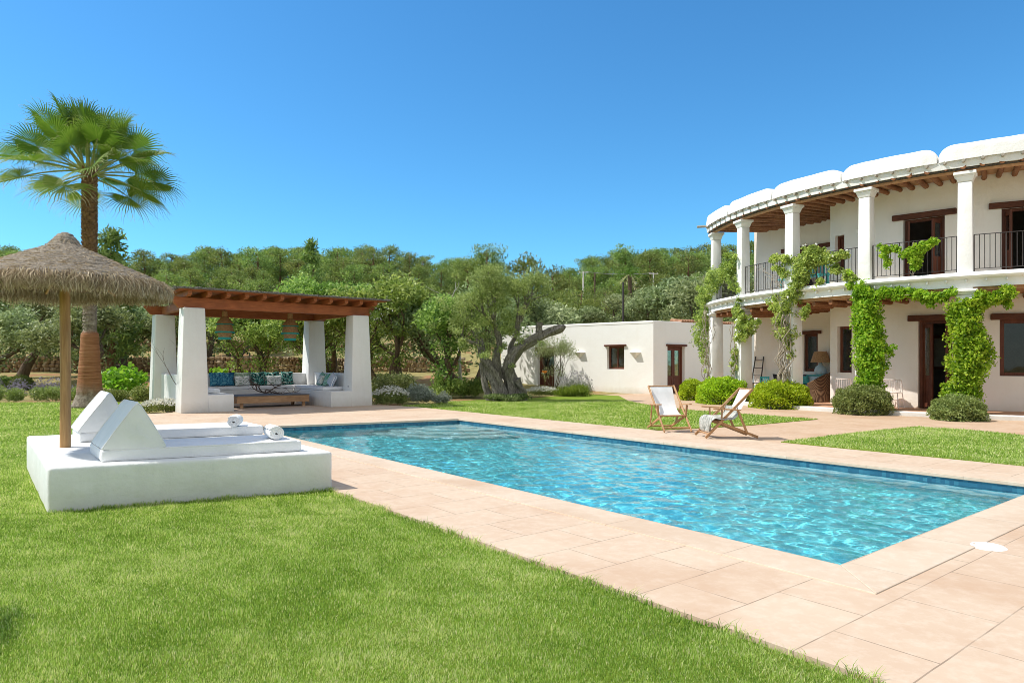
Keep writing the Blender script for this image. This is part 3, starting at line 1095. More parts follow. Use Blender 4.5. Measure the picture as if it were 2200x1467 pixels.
# rounded parapet segments
for k in range(-1, 6):
    g1 = 242.7 - 13.4 * (k - 0) + 0
    g0 = g1 - 13.4
    if k == -1:
        g0, g1 = 242.8, 263.5
    else:
        g0, g1 = 242.7 - 13.4 * (k + 1), 242.7 - 13.4 * k
    g0, g1 = max(g0 + 0.1, A0 + 0.2), g1 - 0.1
    if g1 - g0 < 2:
        continue
    n = 44
    vs, fs = [], []
    R1, R0 = 10.58, 9.95
    base = CE + 0.085
    seglen = rad(g1 - g0) * 10.3
    prof_n = 11
    for i in range(n):
        u = 0.5 - 0.5 * math.cos(math.pi * i / (n - 1))
        a = g0 + (g1 - g0) * u
        d = min(u, 1 - u) * seglen
        q = min(1.0, d / 0.34)
        hh = 0.43 * (0.36 + 0.64 * math.sqrt(max(0.0, 1 - (1 - q) ** 2.2)))
        hh *= 1 + 0.035 * noise.noise(Vector((a * 0.5, 3.3, 0)))
        inset = 0.035 * (1 - q)
        for m_ in range(prof_n):
            th = math.pi * m_ / (prof_n - 1)
            ex = 0.24
            cx_ = math.copysign(abs(math.cos(th)) ** ex, math.cos(th))
            sz = abs(math.sin(th)) ** 0.42
            r = (R1 + R0) / 2 + cx_ * ((R1 - R0) / 2 - inset) + 0.012 * noise.noise(Vector((a * 0.8, m_, 1)))
            vs.append(hp(a, r, base + hh * sz))
    for i in range(n - 1):
        for m_ in range(prof_n - 1):
            p = i * prof_n + m_
            fs.append((p, p + 1, p + 1 + prof_n, p + prof_n))
    fs.append(tuple(range(prof_n)))
    fs.append(tuple(reversed(range((n - 1) * prof_n, n * prof_n))))
    pb = MB()
    pb.add(vs, fs)
    pb.build('parapet', M['villa'], villa, True, smooth=True)

# columns
CA = [232.5 + STEP * 1, 232.5 + STEP * 2] + [232.5 - STEP * k for k in range(0, 5)]
for a in CA:
    r = rad(a)
    c = MB()
    c.frus(hp(a, RC, (3.30 + 6.10) / 2 + 0.0), (0.355, 0.355, 2.80), (0.315, 0.315, 2.80), r)
    col = c.build('column', M['villa'], villa, True, bevel=0.03, seg=2, smooth=True)
    k = MB()
    k.frus(hp(a, RC, 6.17), (0.32, 0.32, 0.14), (0.41, 0.41, 0.14), r)
    k.box(hp(a, RC, 6.255), (0.43, 0.43, 0.03), r)
    k.box(hp(a, RC, 6.31), (0.50, 0.50, 0.08), r)
    k.build('capital', M['villa'], col, True, bevel=0.012, seg=2)
    c = MB()
    c.frus(hp(a, RC, (TF + 3.17) / 2), (0.47, 0.47, 3.07), (0.41, 0.41, 3.07), r)
    col = c.build('column', M['villa'], villa, True, bevel=0.035, seg=2, smooth=True)
    k = MB()
    k.frus(hp(a, RC, 3.205), (0.42, 0.42, 0.07), (0.50, 0.50, 0.07), r)
    k.box(hp(a, RC, 3.275), (0.56, 0.56, 0.07), r)
    k.build('capital', M['villa'], col, True, bevel=0.012, seg=2)

# iron railings, one per bay
for i in range(6):
    a1 = 232.5 + STEP * 2 - STEP * i
    a0 = a1 - STEP
    p0, p1 = Vector(hp(a1 - 1.05, RC + 0.02)), Vector(hp(a0 + 1.05, RC + 0.02))
    rb = MB()
    z0, z1 = UF + 0.10, UF + 0.98
    rb.bar(p0 + Vector((0, 0, z1)), p1 + Vector((0, 0, z1)), 0.035, 0.016)
    rb.bar(p0 + Vector((0, 0, z0)), p1 + Vector((0, 0, z0)), 0.03, 0.014)
    nb = 18
    for k in range(nb + 1):
        q = p0.lerp(p1, k / nb)
        rb.tube([q + Vector((0, 0, z0 if k % 6 else UF)), q + Vector((0, 0, z1))], 0.009 if k % 6 else 0.014, 6, cap=False)
    rb.build('railing', M['iron'], villa, True)

# wall lights and a spout
for (px, z) in ((1850, 5.52),):
    a = ang_at(px, RW)
    s = MB()
    s.tube([hp(a, RW + 0.02, z - 0.22), hp(a, RW + 0.07, z)], [0.05, 0.13], 12)
    s.build('wall_light', M['cream'], villa, True, smooth=True)
MB().tube([hp(177.6, 10.5, CE + 0.12), hp(177.6, 10.92, CE + 0.10)], 0.045, 8).build('roof_spout', M['log_end'], villa, True, smooth=True)

# ------------------------------------------------------------------ villa porch furniture
ldx = X(1634, 25.3)
lad = thing('ladder', 'dark wooden towel ladder leaning on the villa porch wall', 'ladder', Sleft(tleft(1634), TF, -0.42), math.atan2(WD.y, WD.x))
lm = MB()
for s in (-1, 1):
    lm.tube([(s * 0.22 * (1.0), 0.0, 0), (s * 0.17, -0.36, 1.55)], 0.022, 8)
lm.build('side_rail', M['iron'], lad)
for k in range(5):
    z = 0.25 + k * 0.29
    y = -0.36 * z / 1.55
    MB().tube([(-0.215 + 0.03 * z, y, z), (0.215 - 0.03 * z, y, z)], 0.015, 6).build('rung', M['iron'], lad)


def stool(loc, rz):
    t = thing('side_chair', 'small teal wooden chair beside the ladder on the porch', 'chair', loc, rz)
    for sx in (-1, 1):
        for sy in (-1, 1):
            MB().box((sx * 0.17, sy * 0.17, 0.215 if sy < 0 else 0.40), (0.035, 0.035, 0.43 if sy < 0 else 0.80)).build('leg', M['teal'], t)
    MB().box((0, 0, 0.44), (0.42, 0.42, 0.03)).build('seat', M['teal'], t)
    b = MB()
    for k in range(3):
        b.box((-0.09 + k * 0.09, 0.17, 0.63), (0.03, 0.02, 0.30))
    b.box((0, 0.17, 0.76), (0.31, 0.025, 0.06))
    b.build('backrest', M['teal'], t)


stool(Sleft(tleft(1655), TF, -0.55), math.atan2(WD.y, WD.x) + 3.14159)

p0 = Sleft(tleft(1715), TF, -0.45)
sofa = thing('porch_bench', 'low pale cushioned bench along the recessed villa porch wall', 'bench', p0, math.atan2(WD.y, WD.x))
MB().box((0, 0, 0.2), (1.9, 0.75, 0.4)).build('base', M['cream'], sofa, bevel=0.02)
MB().box((0, 0.02, 0.46), (1.86, 0.70, 0.12)).build('seat_pad', M['canvas'], sofa, bevel=0.04, seg=3)


def pillow_mb(w, h, t, n=10):
    mb = MB()
    for s in (1, -1):
        def fn(u, v, s=s):
            a, b = 2 * u - 1, 2 * v - 1
            th = (max(0, 1 - a ** 4) * max(0, 1 - b ** 4)) ** 0.6
            pin = 1 - 0.10 * (1 - abs(a)) * b * b - 0.0
            pin2 = 1 - 0.10 * (1 - abs(b)) * a * a
            return (a * w / 2 * pin2 * 1.0, s * t / 2 * th, b * h / 2 * pin)
        mb.grid(fn, n, n)
    return mb


def pillow(name, label, loc, rz, w, h, t, mat, tilt=0.3, roll=0.0, group=None):
    o = pillow_mb(w, h, t).build(name, mat, smooth='all', weld=True)
    o.location = loc
    o.rotation_mode = 'XYZ'
    o.rotation_euler = (Matrix.Rotation(rz, 3, 'Z') @ Matrix.Rotation(-tilt, 3, 'X') @ Matrix.Rotation(roll, 3, 'Y')).to_euler()
    return tag(o, label, 'cushion', group)


def pattern(name, c1, c2, c3, scale=9, kind='leaf'):
    t = NT(name)
    v = t.coord('Object')
    if kind == 'leaf':
        n = t.noise(v, scale, 3, 0.5, 2.2)
        col = t.ramp(n, [(0.42, c1), (0.47, c2), (0.55, c2), (0.60, c3)])
    elif kind == 'stripe':
        wv = t.n('TexWave', Vector=t.coord('Object', rot=(0, 0.6, 0)), Scale=scale, Distortion=1.2, Detail=1.5)
        col = t.ramp(wv.outputs['Fac'], [(0.25, c1), (0.4, c2), (0.7, c2), (0.85, c3)])
    else:
        vo = t.n('TexVoronoi', Vector=v, Scale=scale, _feature='DISTANCE_TO_EDGE')
        col = t.ramp(vo.outputs['Distance'], [(0.05, c1), (0.12, c2), (0.35, c3)])
    return t.done(t.principled(col, 0.9, t.bump(t.noise(v, 90, 2), 0.15, 0.002), 0.15))


wr = math.atan2(WD.y, WD.x)
bk = lambda px, d=-0.33: Sleft(tleft(px), TF + 0.70, d)
pillow('cushion', 'black cushion at the bench end nearest the ladder', bk(1683), wr, 0.42, 0.42, 0.14, M['black'], 0.25)
pillow('cushion', 'black fringed cushion on the porch bench below the window', bk(1734), wr, 0.40, 0.40, 0.14, M['black'], 0.25)
pillow('cushion', 'white cushion with blue motif on the porch bench', bk(1739, -0.52), wr, 0.36, 0.32, 0.12, pattern('blue_motif', (0.75, 0.74, 0.72), (0.70, 0.71, 0.72), (0.10, 0.16, 0.30), 7, 'cell'), 0.3)
pillow('cushion', 'teal cushion on the porch bench behind the wicker armchair', bk(1747, -0.6), wr, 0.36, 0.32, 0.12, M['teal'], 0.3)

# wicker armchair
wc = thing('wicker_armchair', 'brown woven wicker armchair with curved back on the villa porch', 'armchair', (10.42, 23.05, TF), rad(112))


def wick():
    t = NT('woven_wicker')
    v = t.coord('Object')
    a = t.n('TexWave', Vector=v, Scale=16, Distortion=0.5, _bands_direction='Z')
    b = t.n('TexWave', Vector=t.coord('Object', rot=(0, 0, 0.8)), Scale=12, Distortion=0.6, _bands_direction='X')
    f = t.math('MULTIPLY', a.outputs['Fac'], b.outputs['Fac'])
    col = t.ramp(f, [(0.05, (0.07, 0.035, 0.018)), (0.4, (0.22, 0.12, 0.06)), (0.8, (0.38, 0.23, 0.12))])
    return t.done(t.principled(col, 0.75, t.bump(f, 0.7, 0.02), 0.2))


M['wicker'] = wick()
b_ = MB()
b_.lathe([(0.36, 0.0), (0.38, 0.02), (0.37, 0.2), (0.40, 0.42), (0.40, 0.46), (0.0, 0.46)], n=24)
b_.build('base', M['wicker'], wc, smooth=True)
bb = MB()
nn = 20
vs, fs = [], []
for i in range(nn + 1):
    th = rad(-115 + 230 * i / nn)
    ht = 0.62 + 0.36 * (0.5 + 0.5 * math.cos(th * 1.45)) ** 1.2
    for (rr, zz) in ((0.36, 0.44), (0.41, 0.44), (0.47 + 0.05 * math.cos(th), ht - 0.02), (0.45 + 0.05 * math.cos(th), ht + 0.02), (0.41 + 0.05 * math.cos(th), ht)):
        vs.append((-rr * math.cos(th), rr * math.sin(th), zz))
for i in range(nn):
    for k in range(5):
        fs.append((i * 5 + k, i * 5 + (k + 1) % 5, (i + 1) * 5 + (k + 1) % 5, (i + 1) * 5 + k))
fs += [tuple(range(5)), tuple(reversed(range(nn * 5, nn * 5 + 5)))]
bb.add(vs, fs)
bb.build('backrest', M['wicker'], wc, smooth=True)
MB().lathe([(0, 0.555), (0.30, 0.55), (0.345, 0.52), (0.345, 0.49), (0.30, 0.462), (0, 0.462)], n=24).build('seat_cushion', M['canvas'], wc, smooth=True)

# cabinet with table lamp beside the corner
cabp = Sleft(tleft(1773), TF, -0.32)
cab = thing('cabinet', 'pale blue painted cabinet against the wall behind the wicker armchair', 'cabinet', cabp, wr)
MB().box((0, 0, 0.42), (0.75, 0.42, 0.84)).build('body', M['bluewhite'], cab, bevel=0.01)
MB().box((0, 0, 0.865), (0.80, 0.46, 0.045)).build('top', M['teal'], cab, bevel=0.006)
for s in (-1, 1):
    MB().box((s * 0.185, 0.216, 0.44), (0.34, 0.018, 0.70)).build('door', M['bluewhite'], cab, bevel=0.004)
    MB().box((s * 0.185, -0.216, 0.44), (0.34, 0.018, 0.70)).build('door', M['bluewhite'], cab, bevel=0.004)
lampz = TF + 0.888
lm_ = thing('table_lamp', 'table lamp with woven shade and glass demijohn base on the cabinet', 'lamp', (cabp[0], cabp[1], lampz))
MB().lathe([(0.0, 0), (0.13, 0), (0.19, 0.06), (0.21, 0.16), (0.17, 0.27), (0.07, 0.36), (0.045, 0.44), (0.0, 0.44)], n=20).build('base', M['bluewhite'], lm_, smooth=True)
MB().lathe([(0.33, 0.44), (0.21, 0.82), (0.205, 0.82), (0.325, 0.44)], n=28).build('lamp_shade', M['rattan'], lm_, smooth=True)

# white wire chairs by the dense vine
def wire_chair(loc, rz, label):
    t = thing('metal_chair', label, 'chair', loc, rz, 'white metal chairs on the villa porch')
    for sx in (-1, 1):
        for sy in (-1, 1):
            MB().tube([(sx * 0.24, sy * 0.22, 0), (sx * 0.19, sy * 0.18, 0.44)], 0.013, 8).build('leg', M['wht_metal'], t)
    s = MB().lathe([(0.0, 0.46), (0.22, 0.46), (0.245, 0.45), (0.22, 0.435), (0, 0.435)], n=24)
    s.build('seat', M['wht_metal'], t, smooth=True)
    b = MB()
    pts = [(0.25 * math.cos(rad(a)), 0.24 * math.sin(rad(a)), 0.46 + 0.36 * min(1, math.sin(rad((a + 20) / 220 * 180)) * 2.2)) for a in range(-20, 201, 10)]
    b.tube(pts, 0.014, 8)
    for a in range(10, 171, 16):
        zt = 0.46 + 0.36 * min(1, math.sin(rad((a + 20) / 220 * 180)) * 2.2)
        b.tube([(0.22 * math.cos(rad(a)), 0.20 * math.sin(rad(a)), 0.45), (0.25 * math.cos(rad(a)), 0.24 * math.sin(rad(a)), zt)], 0.007, 5)
    b.build('backrest', M['wht_metal'], t)
    r_ = MB()
    r_.tube([(0.21, 0.2, 0.22), (-0.21, 0.2, 0.22), (-0.21, -0.2, 0.22), (0.21, -0.2, 0.22), (0.21, 0.2, 0.22)], 0.008, 5)
    r_.build('stretcher', M['wht_metal'], t)


a1 = ang_at(1918, 9.15)
wire_chair(hp(a1, 9.15, TF), rad(a1 - 90), 'white wire chair between the leafy column and the open villa door')
a2 = ang_at(1813, 9.2)
wire_chair(hp(a2, 9.2, TF), rad(a2 - 90), 'white wire chair below the window left of the leafy column')

# balcony bench behind the rail
ba = 204.5
bt = thing('balcony_bench', 'long teal bench standing behind the balcony railing', 'bench', hp(ba, 9.55, UF), rad(ba - 90))
MB().box((0, 0, 0.42), (1.7, 0.42, 0.05)).build('seat', M['teal'], bt)
for s in (-1, 1):
    for q in (-1, 1):
        MB().box((s * 0.78, q * 0.17, 0.20), (0.06, 0.06, 0.40)).build('leg', M['teal'], bt)
br = MB()
for k in range(12):
    br.box((-0.78 + k * 0.1418, -0.20, 0.66), (0.035, 0.025, 0.42))
br.box((0, -0.20, 0.885), (1.7, 0.035, 0.06))
br.build('backrest', M['teal'], bt)

# ------------------------------------------------------------------ flat-roofed annex
AC = Vector((6.44, 31.1, 0))
AL = Vector((-0.6, 36.9, 0))
AR = AC + Vector((0.815, 0.58, 0)).normalized() * 6.5
AHT = 3.31
annex = thing('annex', 'low flat roofed white annex behind the old olive tree', 'building', tuple(AC))
DL = (AL - AC).normalized()
DR = (AR - AC).normalized()
NLn = Vector((-DL.y, DL.x, 0))
if NLn.y > 0:
    NLn = -NLn
NR = Vector((DR.y, -DR.x, 0))
LLEN, RLEN = (AL - AC).length, (AR - AC).length


def SaL(t, z, d):
    p = AC + DL * t - NLn * d
    return (p.x, p.y, z)


def SaR(t, z, d):
    p = AC + DR * t - NR * d
    return (p.x, p.y, z)


def ta(px, P, D):
    k = (px - 1100.0) / F
    return (k * P.y - P.x) / (D.x - k * D.y)


def zr(py, S, t):
    return Zat(py, S(t, 0, 0)[1])


tw0, tw1 = ta(1341, AC, DL), ta(1304, AC, DL)
OW = (tw0, tw1, zr(793, SaL, tw0), zr(743, SaL, tw0))
td0, td1 = ta(1191, AC, DL), ta(1155, AC, DL)
OD = (td0, td1, -0.05, 2.12)
tr0, tr1 = ta(1434, AC, DR), ta(1471, AC, DR)
OR = (tr0, tr1, -0.04, zr(743, SaR, tr0))
am = MB()
wall_faces(am, SaL, 0, LLEN, -0.1, AHT, [OW, OD], 1.0, 0.34)
wall_faces(am, SaR, 0, RLEN, -0.1, AHT, [OR], 1.0, 0.34)
pbk = AL - NLn * 7
pbr = AR - NLn * 2
am.quad((AL.x, AL.y, -0.1), (pbk.x, pbk.y, -0.1), (pbk.x, pbk.y, AHT), (AL.x, AL.y, AHT))
am.quad((AR.x, AR.y, -0.1), (pbr.x, pbr.y, -0.1), (pbr.x, pbr.y, AHT), (AR.x, AR.y, AHT))
am.build('wall', M['annex'], annex, True)
rmb = MB()
rmb.prism([(AC + DL * 0.02 + NLn * 0.012 + NR * 0.012)[:2], (AL + NLn * 0.012)[:2], pbk[:2], pbr[:2], (AR + NR * 0.012)[:2]], AHT - 0.10, AHT + 0.03)
rmb.build('roof', M['annex'], annex, True, bevel=0.03, seg=3)
rt = MB()
for i in range(26):
    q = AC + DR * (2.0 + i * 0.18) - NR * 0.20
    rt.tube([tuple(q + NR * 0.20 + Vector((0, 0, AHT + 0.05))), tuple(q - NR * 0.5 + Vector((0, 0, AHT + 0.14)))], 0.085, 8)
rt.build('roof_tile_edge', M['tile_red'], annex, True, smooth=True)
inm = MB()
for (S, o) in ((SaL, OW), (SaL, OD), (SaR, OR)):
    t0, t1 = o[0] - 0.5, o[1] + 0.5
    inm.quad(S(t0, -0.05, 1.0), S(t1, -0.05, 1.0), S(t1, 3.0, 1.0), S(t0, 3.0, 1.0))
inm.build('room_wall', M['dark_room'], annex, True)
w1 = opening_fill(annex, SaL, OW, 0.34, 'window', lintel=0.12, lz=0.08, fw=0.09, mull=1)
# inner curtains
for s in (0, 1):
    u0 = OW[0] + 0.12 + s * (OW[1] - OW[0] - 0.2) / 2
    u1 = u0 + (OW[1] - OW[0] - 0.2) / 2 - 0.05
    c = MB()
    c.quad(SaL(u0, OW[2] + 0.05, 0.30), SaL(u1, OW[2] + 0.05, 0.30), SaL(u1, OW[3] - 0.05, 0.30), SaL(u0, OW[3] - 0.05, 0.30))
    c.build('shutter', basic('ochre_shutter', (0.20, 0.085, 0.035), (0.30, 0.14, 0.06), 4, 0.7, 0.1), w1, True)
opening_fill(annex, SaL, OD, 0.34, 'door', leaf=[(1, 0)], lintel=0.10, lz=0.1, glass=False)
opening_fill(annex, SaR, OR, 0.28, 'door', leaf=[(1, 0), (-1, 0)], lintel=0.10, lz=0.09, glass=False)
for px in (1246, 1365):
    t = ta(px, AC, DL)
    P = Vector(SaL(t, 0, 0))
    z1, z0 = Zat(757, P.y), Zat(770, P.y)
    hw = 0.5 * 24 / F * P.y * 1.15
    vs = [P + DL * hw + Vector((0, 0, z1)), P - DL * hw + Vector((0, 0, z1)), P + NLn * 0.22 + DL * hw * 0.55 + Vector((0, 0, z1)), P + NLn * 0.22 - DL * hw * 0.55 + Vector((0, 0, z1)), P + NLn * 0.03 + Vector((0, 0, z0))]
    s = MB()
    s.add(vs, [(0, 2, 4), (2, 3, 4), (3, 1, 4), (0, 1, 3, 2), (0, 4, 1)])
    s.build('wall_light', M['annex'], annex, True)
# ================================================================== PERGOLA (local frame: x to the right along the front, y to the back)
PG0 = (-9.02, 19.25, 0.0)
PW, PD = 5.05, 3.6
perg = thing('pergola', 'white pillared pergola with red stained beams and reed roof behind the pool', 'pergola', PG0, ROTP)


def pgw(x, y, z=0.0):
    return (PG0[0] + VB[0] * x + VA[0] * y, PG0[1] + VB[1] * x + VA[1] * y, z)


PH = 2.95
for (x, y) in ((0, 0), (PW, 0), (0, PD), (PW, PD)):
    c = MB().frus((x, y, PH / 2), (0.74, 0.70, PH), (0.56, 0.54, PH))
    c.build('pillar', M['white'], perg, bevel=0.03, seg=3, smooth=True)
# built-in benches: left, back, right
bn = MB().box((0.62, PD / 2 - 0.02, 0.255), (0.86, PD + 0.62, 0.51))
bn.build('bench', M['white'], perg, bevel=0.025, seg=2)
bn = MB().box((PW / 2, PD - 0.22, 0.253), (PW - 2.1, 0.92, 0.506))
bn.build('bench', M['white'], perg, bevel=0.025, seg=2)
bn = MB().box((PW - 0.62, PD / 2 - 0.02, 0.255), (0.86, PD + 0.60, 0.51))
bn.build('bench', M['white'], perg, bevel=0.025, seg=2)
for (c, s) in (((0.0, PD / 2, 0.53), (0.30, PD - 0.5, 1.06)), ((PW / 2, PD + 0.08, 0.52), (PW - 0.5, 0.30, 1.04)), ((PW, PD / 2, 0.53), (0.30, PD - 0.5, 1.06))):
    MB().box(c, s).build('parapet_wall', M['white'], perg, bevel=0.025, seg=2)
# a small socket plate on the right pillar
MB().box((PW - 0.345, -0.05, 0.62), (0.012, 0.09, 0.11)).build('socket', M['steel'], perg)
# beams, rafters, boarding, reed mat
for y in (0.0, PD):
    x0, x1 = -0.575, PW + 0.575
    pf_ = [(x0, PH + .29), (x0, PH + .235), (x0 + .20, PH), (x1 - .20, PH), (x1, PH + .235), (x1, PH + .29)]
    bm_m = MB()
    bm_m.add([(a, y - .085, b) for a, b in pf_] + [(a, y + .085, b) for a, b in pf_], [tuple(range(6)), tuple(reversed(range(6, 12)))] + [(i, i + 6, (i + 1) % 6 + 6, (i + 1) % 6) for i in range(6)])
    bm_m.build('beam', M['stain'], perg, bevel=0.008, seg=1)
for x in (0.0, PW):
    MB().box((x, PD / 2, PH + 0.13), (0.15, PD - 0.18, 0.24)).build('beam', M['stain_y'], perg, bevel=0.008, seg=1)
for i in range(12):
    x = -0.20 + i * (PW + 0.55) / 11
    r_ = MB()
    r_.box((x, PD / 2, PH + 0.37), (0.11, PD + 0.98, 0.155))
    # sloping cut on the rafter tail
    r_.frus((x, -0.555, PH + 0.385), (0.11, 0.13, 0.125), (0.11, 0.13, 0.125), 0, 0, -0.25)
    r_.build('rafter', M['stain_y'], perg, bevel=0.006, seg=1)
MB().box((PW / 2 + 0.12, PD / 2 - 0.02, PH + 0.460), (PW + 1.2, PD + 1.30, 0.022)).build('roof_board', M['stain'], perg)
rm_ = MB()
for i in range(150):
    yy = -0.72 + i * (PD + 1.42) / 149
    z = PH + 0.492 + random.uniform(-0.006, 0.01)
    j = lambda: random.uniform(-0.07, 0.05)
    rm_.tube([(-0.54 + j(), yy, z), (PW / 2, yy + random.uniform(-.01, .01), z + random.uniform(-.004, .006)), (PW + 0.78 + j(), yy, z)], random.uniform(0.017, 0.027), 5)
for i in range(420):
    x = -0.5 + random.random() * (PW + 1.2)
    y = -0.74 if random.random() < 0.8 else random.uniform(-0.7, PD + 0.7)
    rm_.tube([(x, y + 0.25, PH + 0.505), (x + random.uniform(-.25, .25), y - random.uniform(0.0, 0.06), PH + 0.50 + random.uniform(-0.02, 0.035))], 0.008, 4)
rm_.build('reed_mat', M['reed_top'] if 'reed_top' in M else basic('grey_reed', (0.07, 0.065, 0.06), (0.24, 0.225, 0.205), 30, 0.95, 0.4), perg)

# seat pads (they lie on the benches)
sp = MB().box((0, 0, 0.055), (3.25, 0.80, 0.11))
o = sp.build('seat_pad', M['cushion'], None, bevel=0.03, seg=3, smooth=True)
o.location = pgw(PW / 2 - 0.05, PD - 0.24, 0.512)
o.rotation_euler = (0, 0, ROTP)
tag(o, 'long white seat pad on the back bench of the pergola', 'seat pad')
sp = MB().box((0, 0, 0.055), (0.80, 3.0, 0.11))
o = sp.build('seat_pad', M['cushion'], None, bevel=0.03, seg=3, smooth=True)
o.location = pgw(PW - 0.60, PD / 2 + 0.15, 0.514)
o.rotation_euler = (0, 0, ROTP)
tag(o, 'white seat pad on the right bench of the pergola', 'seat pad')
sp = MB().box((0, 0, 0.055), (0.78, 2.7, 0.11))
o = sp.build('seat_pad', M['cushion'], None, bevel=0.03, seg=3, smooth=True)
o.location = pgw(0.58, PD / 2 + 0.28, 0.514)
o.rotation_euler = (0, 0, ROTP)
tag(o, 'white seat pad on the left bench behind the front pillar', 'seat pad')

blue = pattern('blue_leaf_print', (0.02, 0.10, 0.20), (0.05, 0.22, 0.33), (0.16, 0.40, 0.46), 9)
green = pattern('pale_green_leaf_print', (0.30, 0.38, 0.26), (0.20, 0.30, 0.20), (0.45, 0.50, 0.40), 8)
dkgrn = pattern('dark_leaf_print', (0.015, 0.03, 0.03), (0.05, 0.24, 0.20), (0.55, 0.62, 0.55), 8)
palmp = pattern('white_palm_print', (0.72, 0.74, 0.70), (0.70, 0.72, 0.68), (0.22, 0.30, 0.22), 11)
jungle = pattern('jungle_print', (0.02, 0.20, 0.12), (0.10, 0.42, 0.24), (0.72, 0.76, 0.68), 6, 'stripe')
stripe = pattern('blue_white_stripe', (0.20, 0.30, 0.42), (0.72, 0.74, 0.76), (0.76, 0.78, 0.80), 7, 'stripe')
zc = 0.512 + 0.11 + 0.235


def pgc(px, y):
    """x in the pergola frame where the photo column px meets the line y"""
    k = (px - 1100.0) / F
    a = pgw(0, y)
    return (k * a[1] - a[0]) / (VB[0] - k * VB[1])


CL = [(466, 3.40, 0.50, 0.48, blue, 'dark blue leaf print cushion at the left end of the back bench'),
      (487, 3.37, 0.50, 0.48, blue, 'dark blue leaf print cushion beside the green one on the back bench'),
      (521, 3.40, 0.56, 0.48, green, 'pale green leaf print cushion behind the small white cushion'),
      (553, 3.41, 0.46, 0.48, dkgrn, 'black and teal patterned cushion in the middle of the back bench'),
      (584, 3.40, 0.56, 0.48, dkgrn, 'wide black and teal patterned cushion behind the right small white cushion'),
      (617, 3.41, 0.44, 0.50, dkgrn, 'black and teal patterned cushion at the right end of the back row')]
for (px, y, w_, h_, m_, lb) in CL:
    pillow('cushion', lb, pgw(pgc(px, y), y, zc), ROTP, w_, h_, 0.16, m_, 0.22)
for (px, y, lb) in ((521, 3.17, 'small white palm print cushion in front of the green cushion'), (589, 3.17, 'small white palm print cushion at the right of the back bench')):
    pillow('cushion', lb, pgw(pgc(px, y), y, zc - 0.055), ROTP, 0.52, 0.34, 0.14, palmp, 0.35)
RB = ROTP - rad(90)
for (x, y, w_, h_, m_, lb, rl) in ((PW - 0.36, 2.05, 0.50, 0.50, jungle, 'green jungle leaf cushion furthest back on the right bench', 0.2),
                                   (PW - 0.52, 1.72, 0.36, 0.32, palmp, 'small white cushion between the green ones on the right bench', 0.1),
                                   (PW - 0.44, 1.35, 0.46, 0.46, jungle, 'green jungle leaf cushion in the middle of the right bench', -0.25),
                                   (PW - 0.46, 0.95, 0.50, 0.46, stripe, 'blue and white striped cushion nearest the right front pillar', 0.35)):
    pillow('cushion', lb, pgw(x, y, zc - 0.02), RB, w_, h_, 0.16, m_, 0.40, rl)

# pendant lamps
def pendant(x, y, label):
    t = thing('pendant_lamp', label, 'pendant lamp', pgw(x, y, 2.20))
    MB().lathe([(0.185, 0.0), (0.19, 0.075), (0.225, 0.185)], n=28).build('shade_tier', M['rattan'], t, smooth=True)
    MB().lathe([(0.29, 0.19), (0.20, 0.47)], n=28).build('shade_tier', M['rattan'], t, smooth=True)
    MB().lathe([(0.27, 0.44), (0.22, 0.53), (0.12, 0.66), (0.085, 0.69), (0.08, 0.86), (0.0, 0.86)], n=28).build('shade_tier', M['rattan'], t, smooth=True)
    for (r0, z0, r1, z1) in ((0.188, -0.045, 0.190, 0.03), (0.300, 0.165, 0.286, 0.215), (0.285, 0.425, 0.262, 0.455)):
        MB().lathe([(r0, z0), (r0 + 0.004, z0), (r1 + 0.004, z1), (r1, z1)], n=28).build('trim_band', M['teal_b'], t, smooth=True)
    MB().tube([(0, 0, 0.86), (0, 0, 1.08)], 0.008, 6).build('cord', M['iron'], t)


M['teal_b'] = basic('turquoise_trim', (0.03, 0.36, 0.36), (0.06, 0.46, 0.44), 8, 0.7, 0.1)
pendant(1.50, 2.2, 'woven tiered pendant lamp with turquoise bands at the left of the pergola')
pendant(3.52, 1.9, 'woven tiered pendant lamp with turquoise bands at the right of the pergola')

# coffee table
ct = thing('coffee_table', 'low wide wooden coffee table with dark top under the pergola', 'table', pgw(2.62, 1.42), ROTP)
TWX, TWY = 2.28, 1.15
for s in (-1, 1):
    MB().box((0, s * (TWY / 2 - 0.02), 0.265), (TWX, 0.04, 0.215)).build('apron', M['pallet'], ct, bevel=0.004, seg=1)
    MB().box((s * (TWX / 2 - 0.02), 0, 0.265), (0.04, TWY - 0.082, 0.215)).build('apron', M['pallet'], ct, bevel=0.004, seg=1)
    for q in (-1, 1):
        MB().box((s * (TWX / 2 - 0.16), q * (TWY / 2 - 0.1), 0.079), (0.09, 0.07, 0.156)).build('leg', M['pallet'], ct)
MB().box((0, 0, 0.386), (TWX + 0.04, TWY + 0.04, 0.024)).build('tabletop', M['tabletop'], ct, bevel=0.004, seg=1)
rw = random.Random(4)
tw = MB()


def twig(mb, p, d, r, ln, lv, rnd, zmin):
    pts = [p]
    for k in range(4):
        d = (d + Vector((rnd.gauss(0, .28), rnd.gauss(0, .28), rnd.gauss(0, .22)))).normalized()
        q = pts[-1] + d * ln / 4
        q.z = max(q.z, zmin)
        pts.append(q)
    mb.tube(pts, [r, r * .9, r * .8, r * .65, r * .45], 6)
    if lv > 0:
        for k in range(rnd.choice((2, 3))):
            j = rnd.randint(2, 4)
            nd = (d + Vector((rnd.gauss(0, .8), rnd.gauss(0, .8), rnd.gauss(0.1, .5)))).normalized()
            twig(mb, pts[j], nd, r * .6, ln * .72, lv - 1, rnd, zmin)


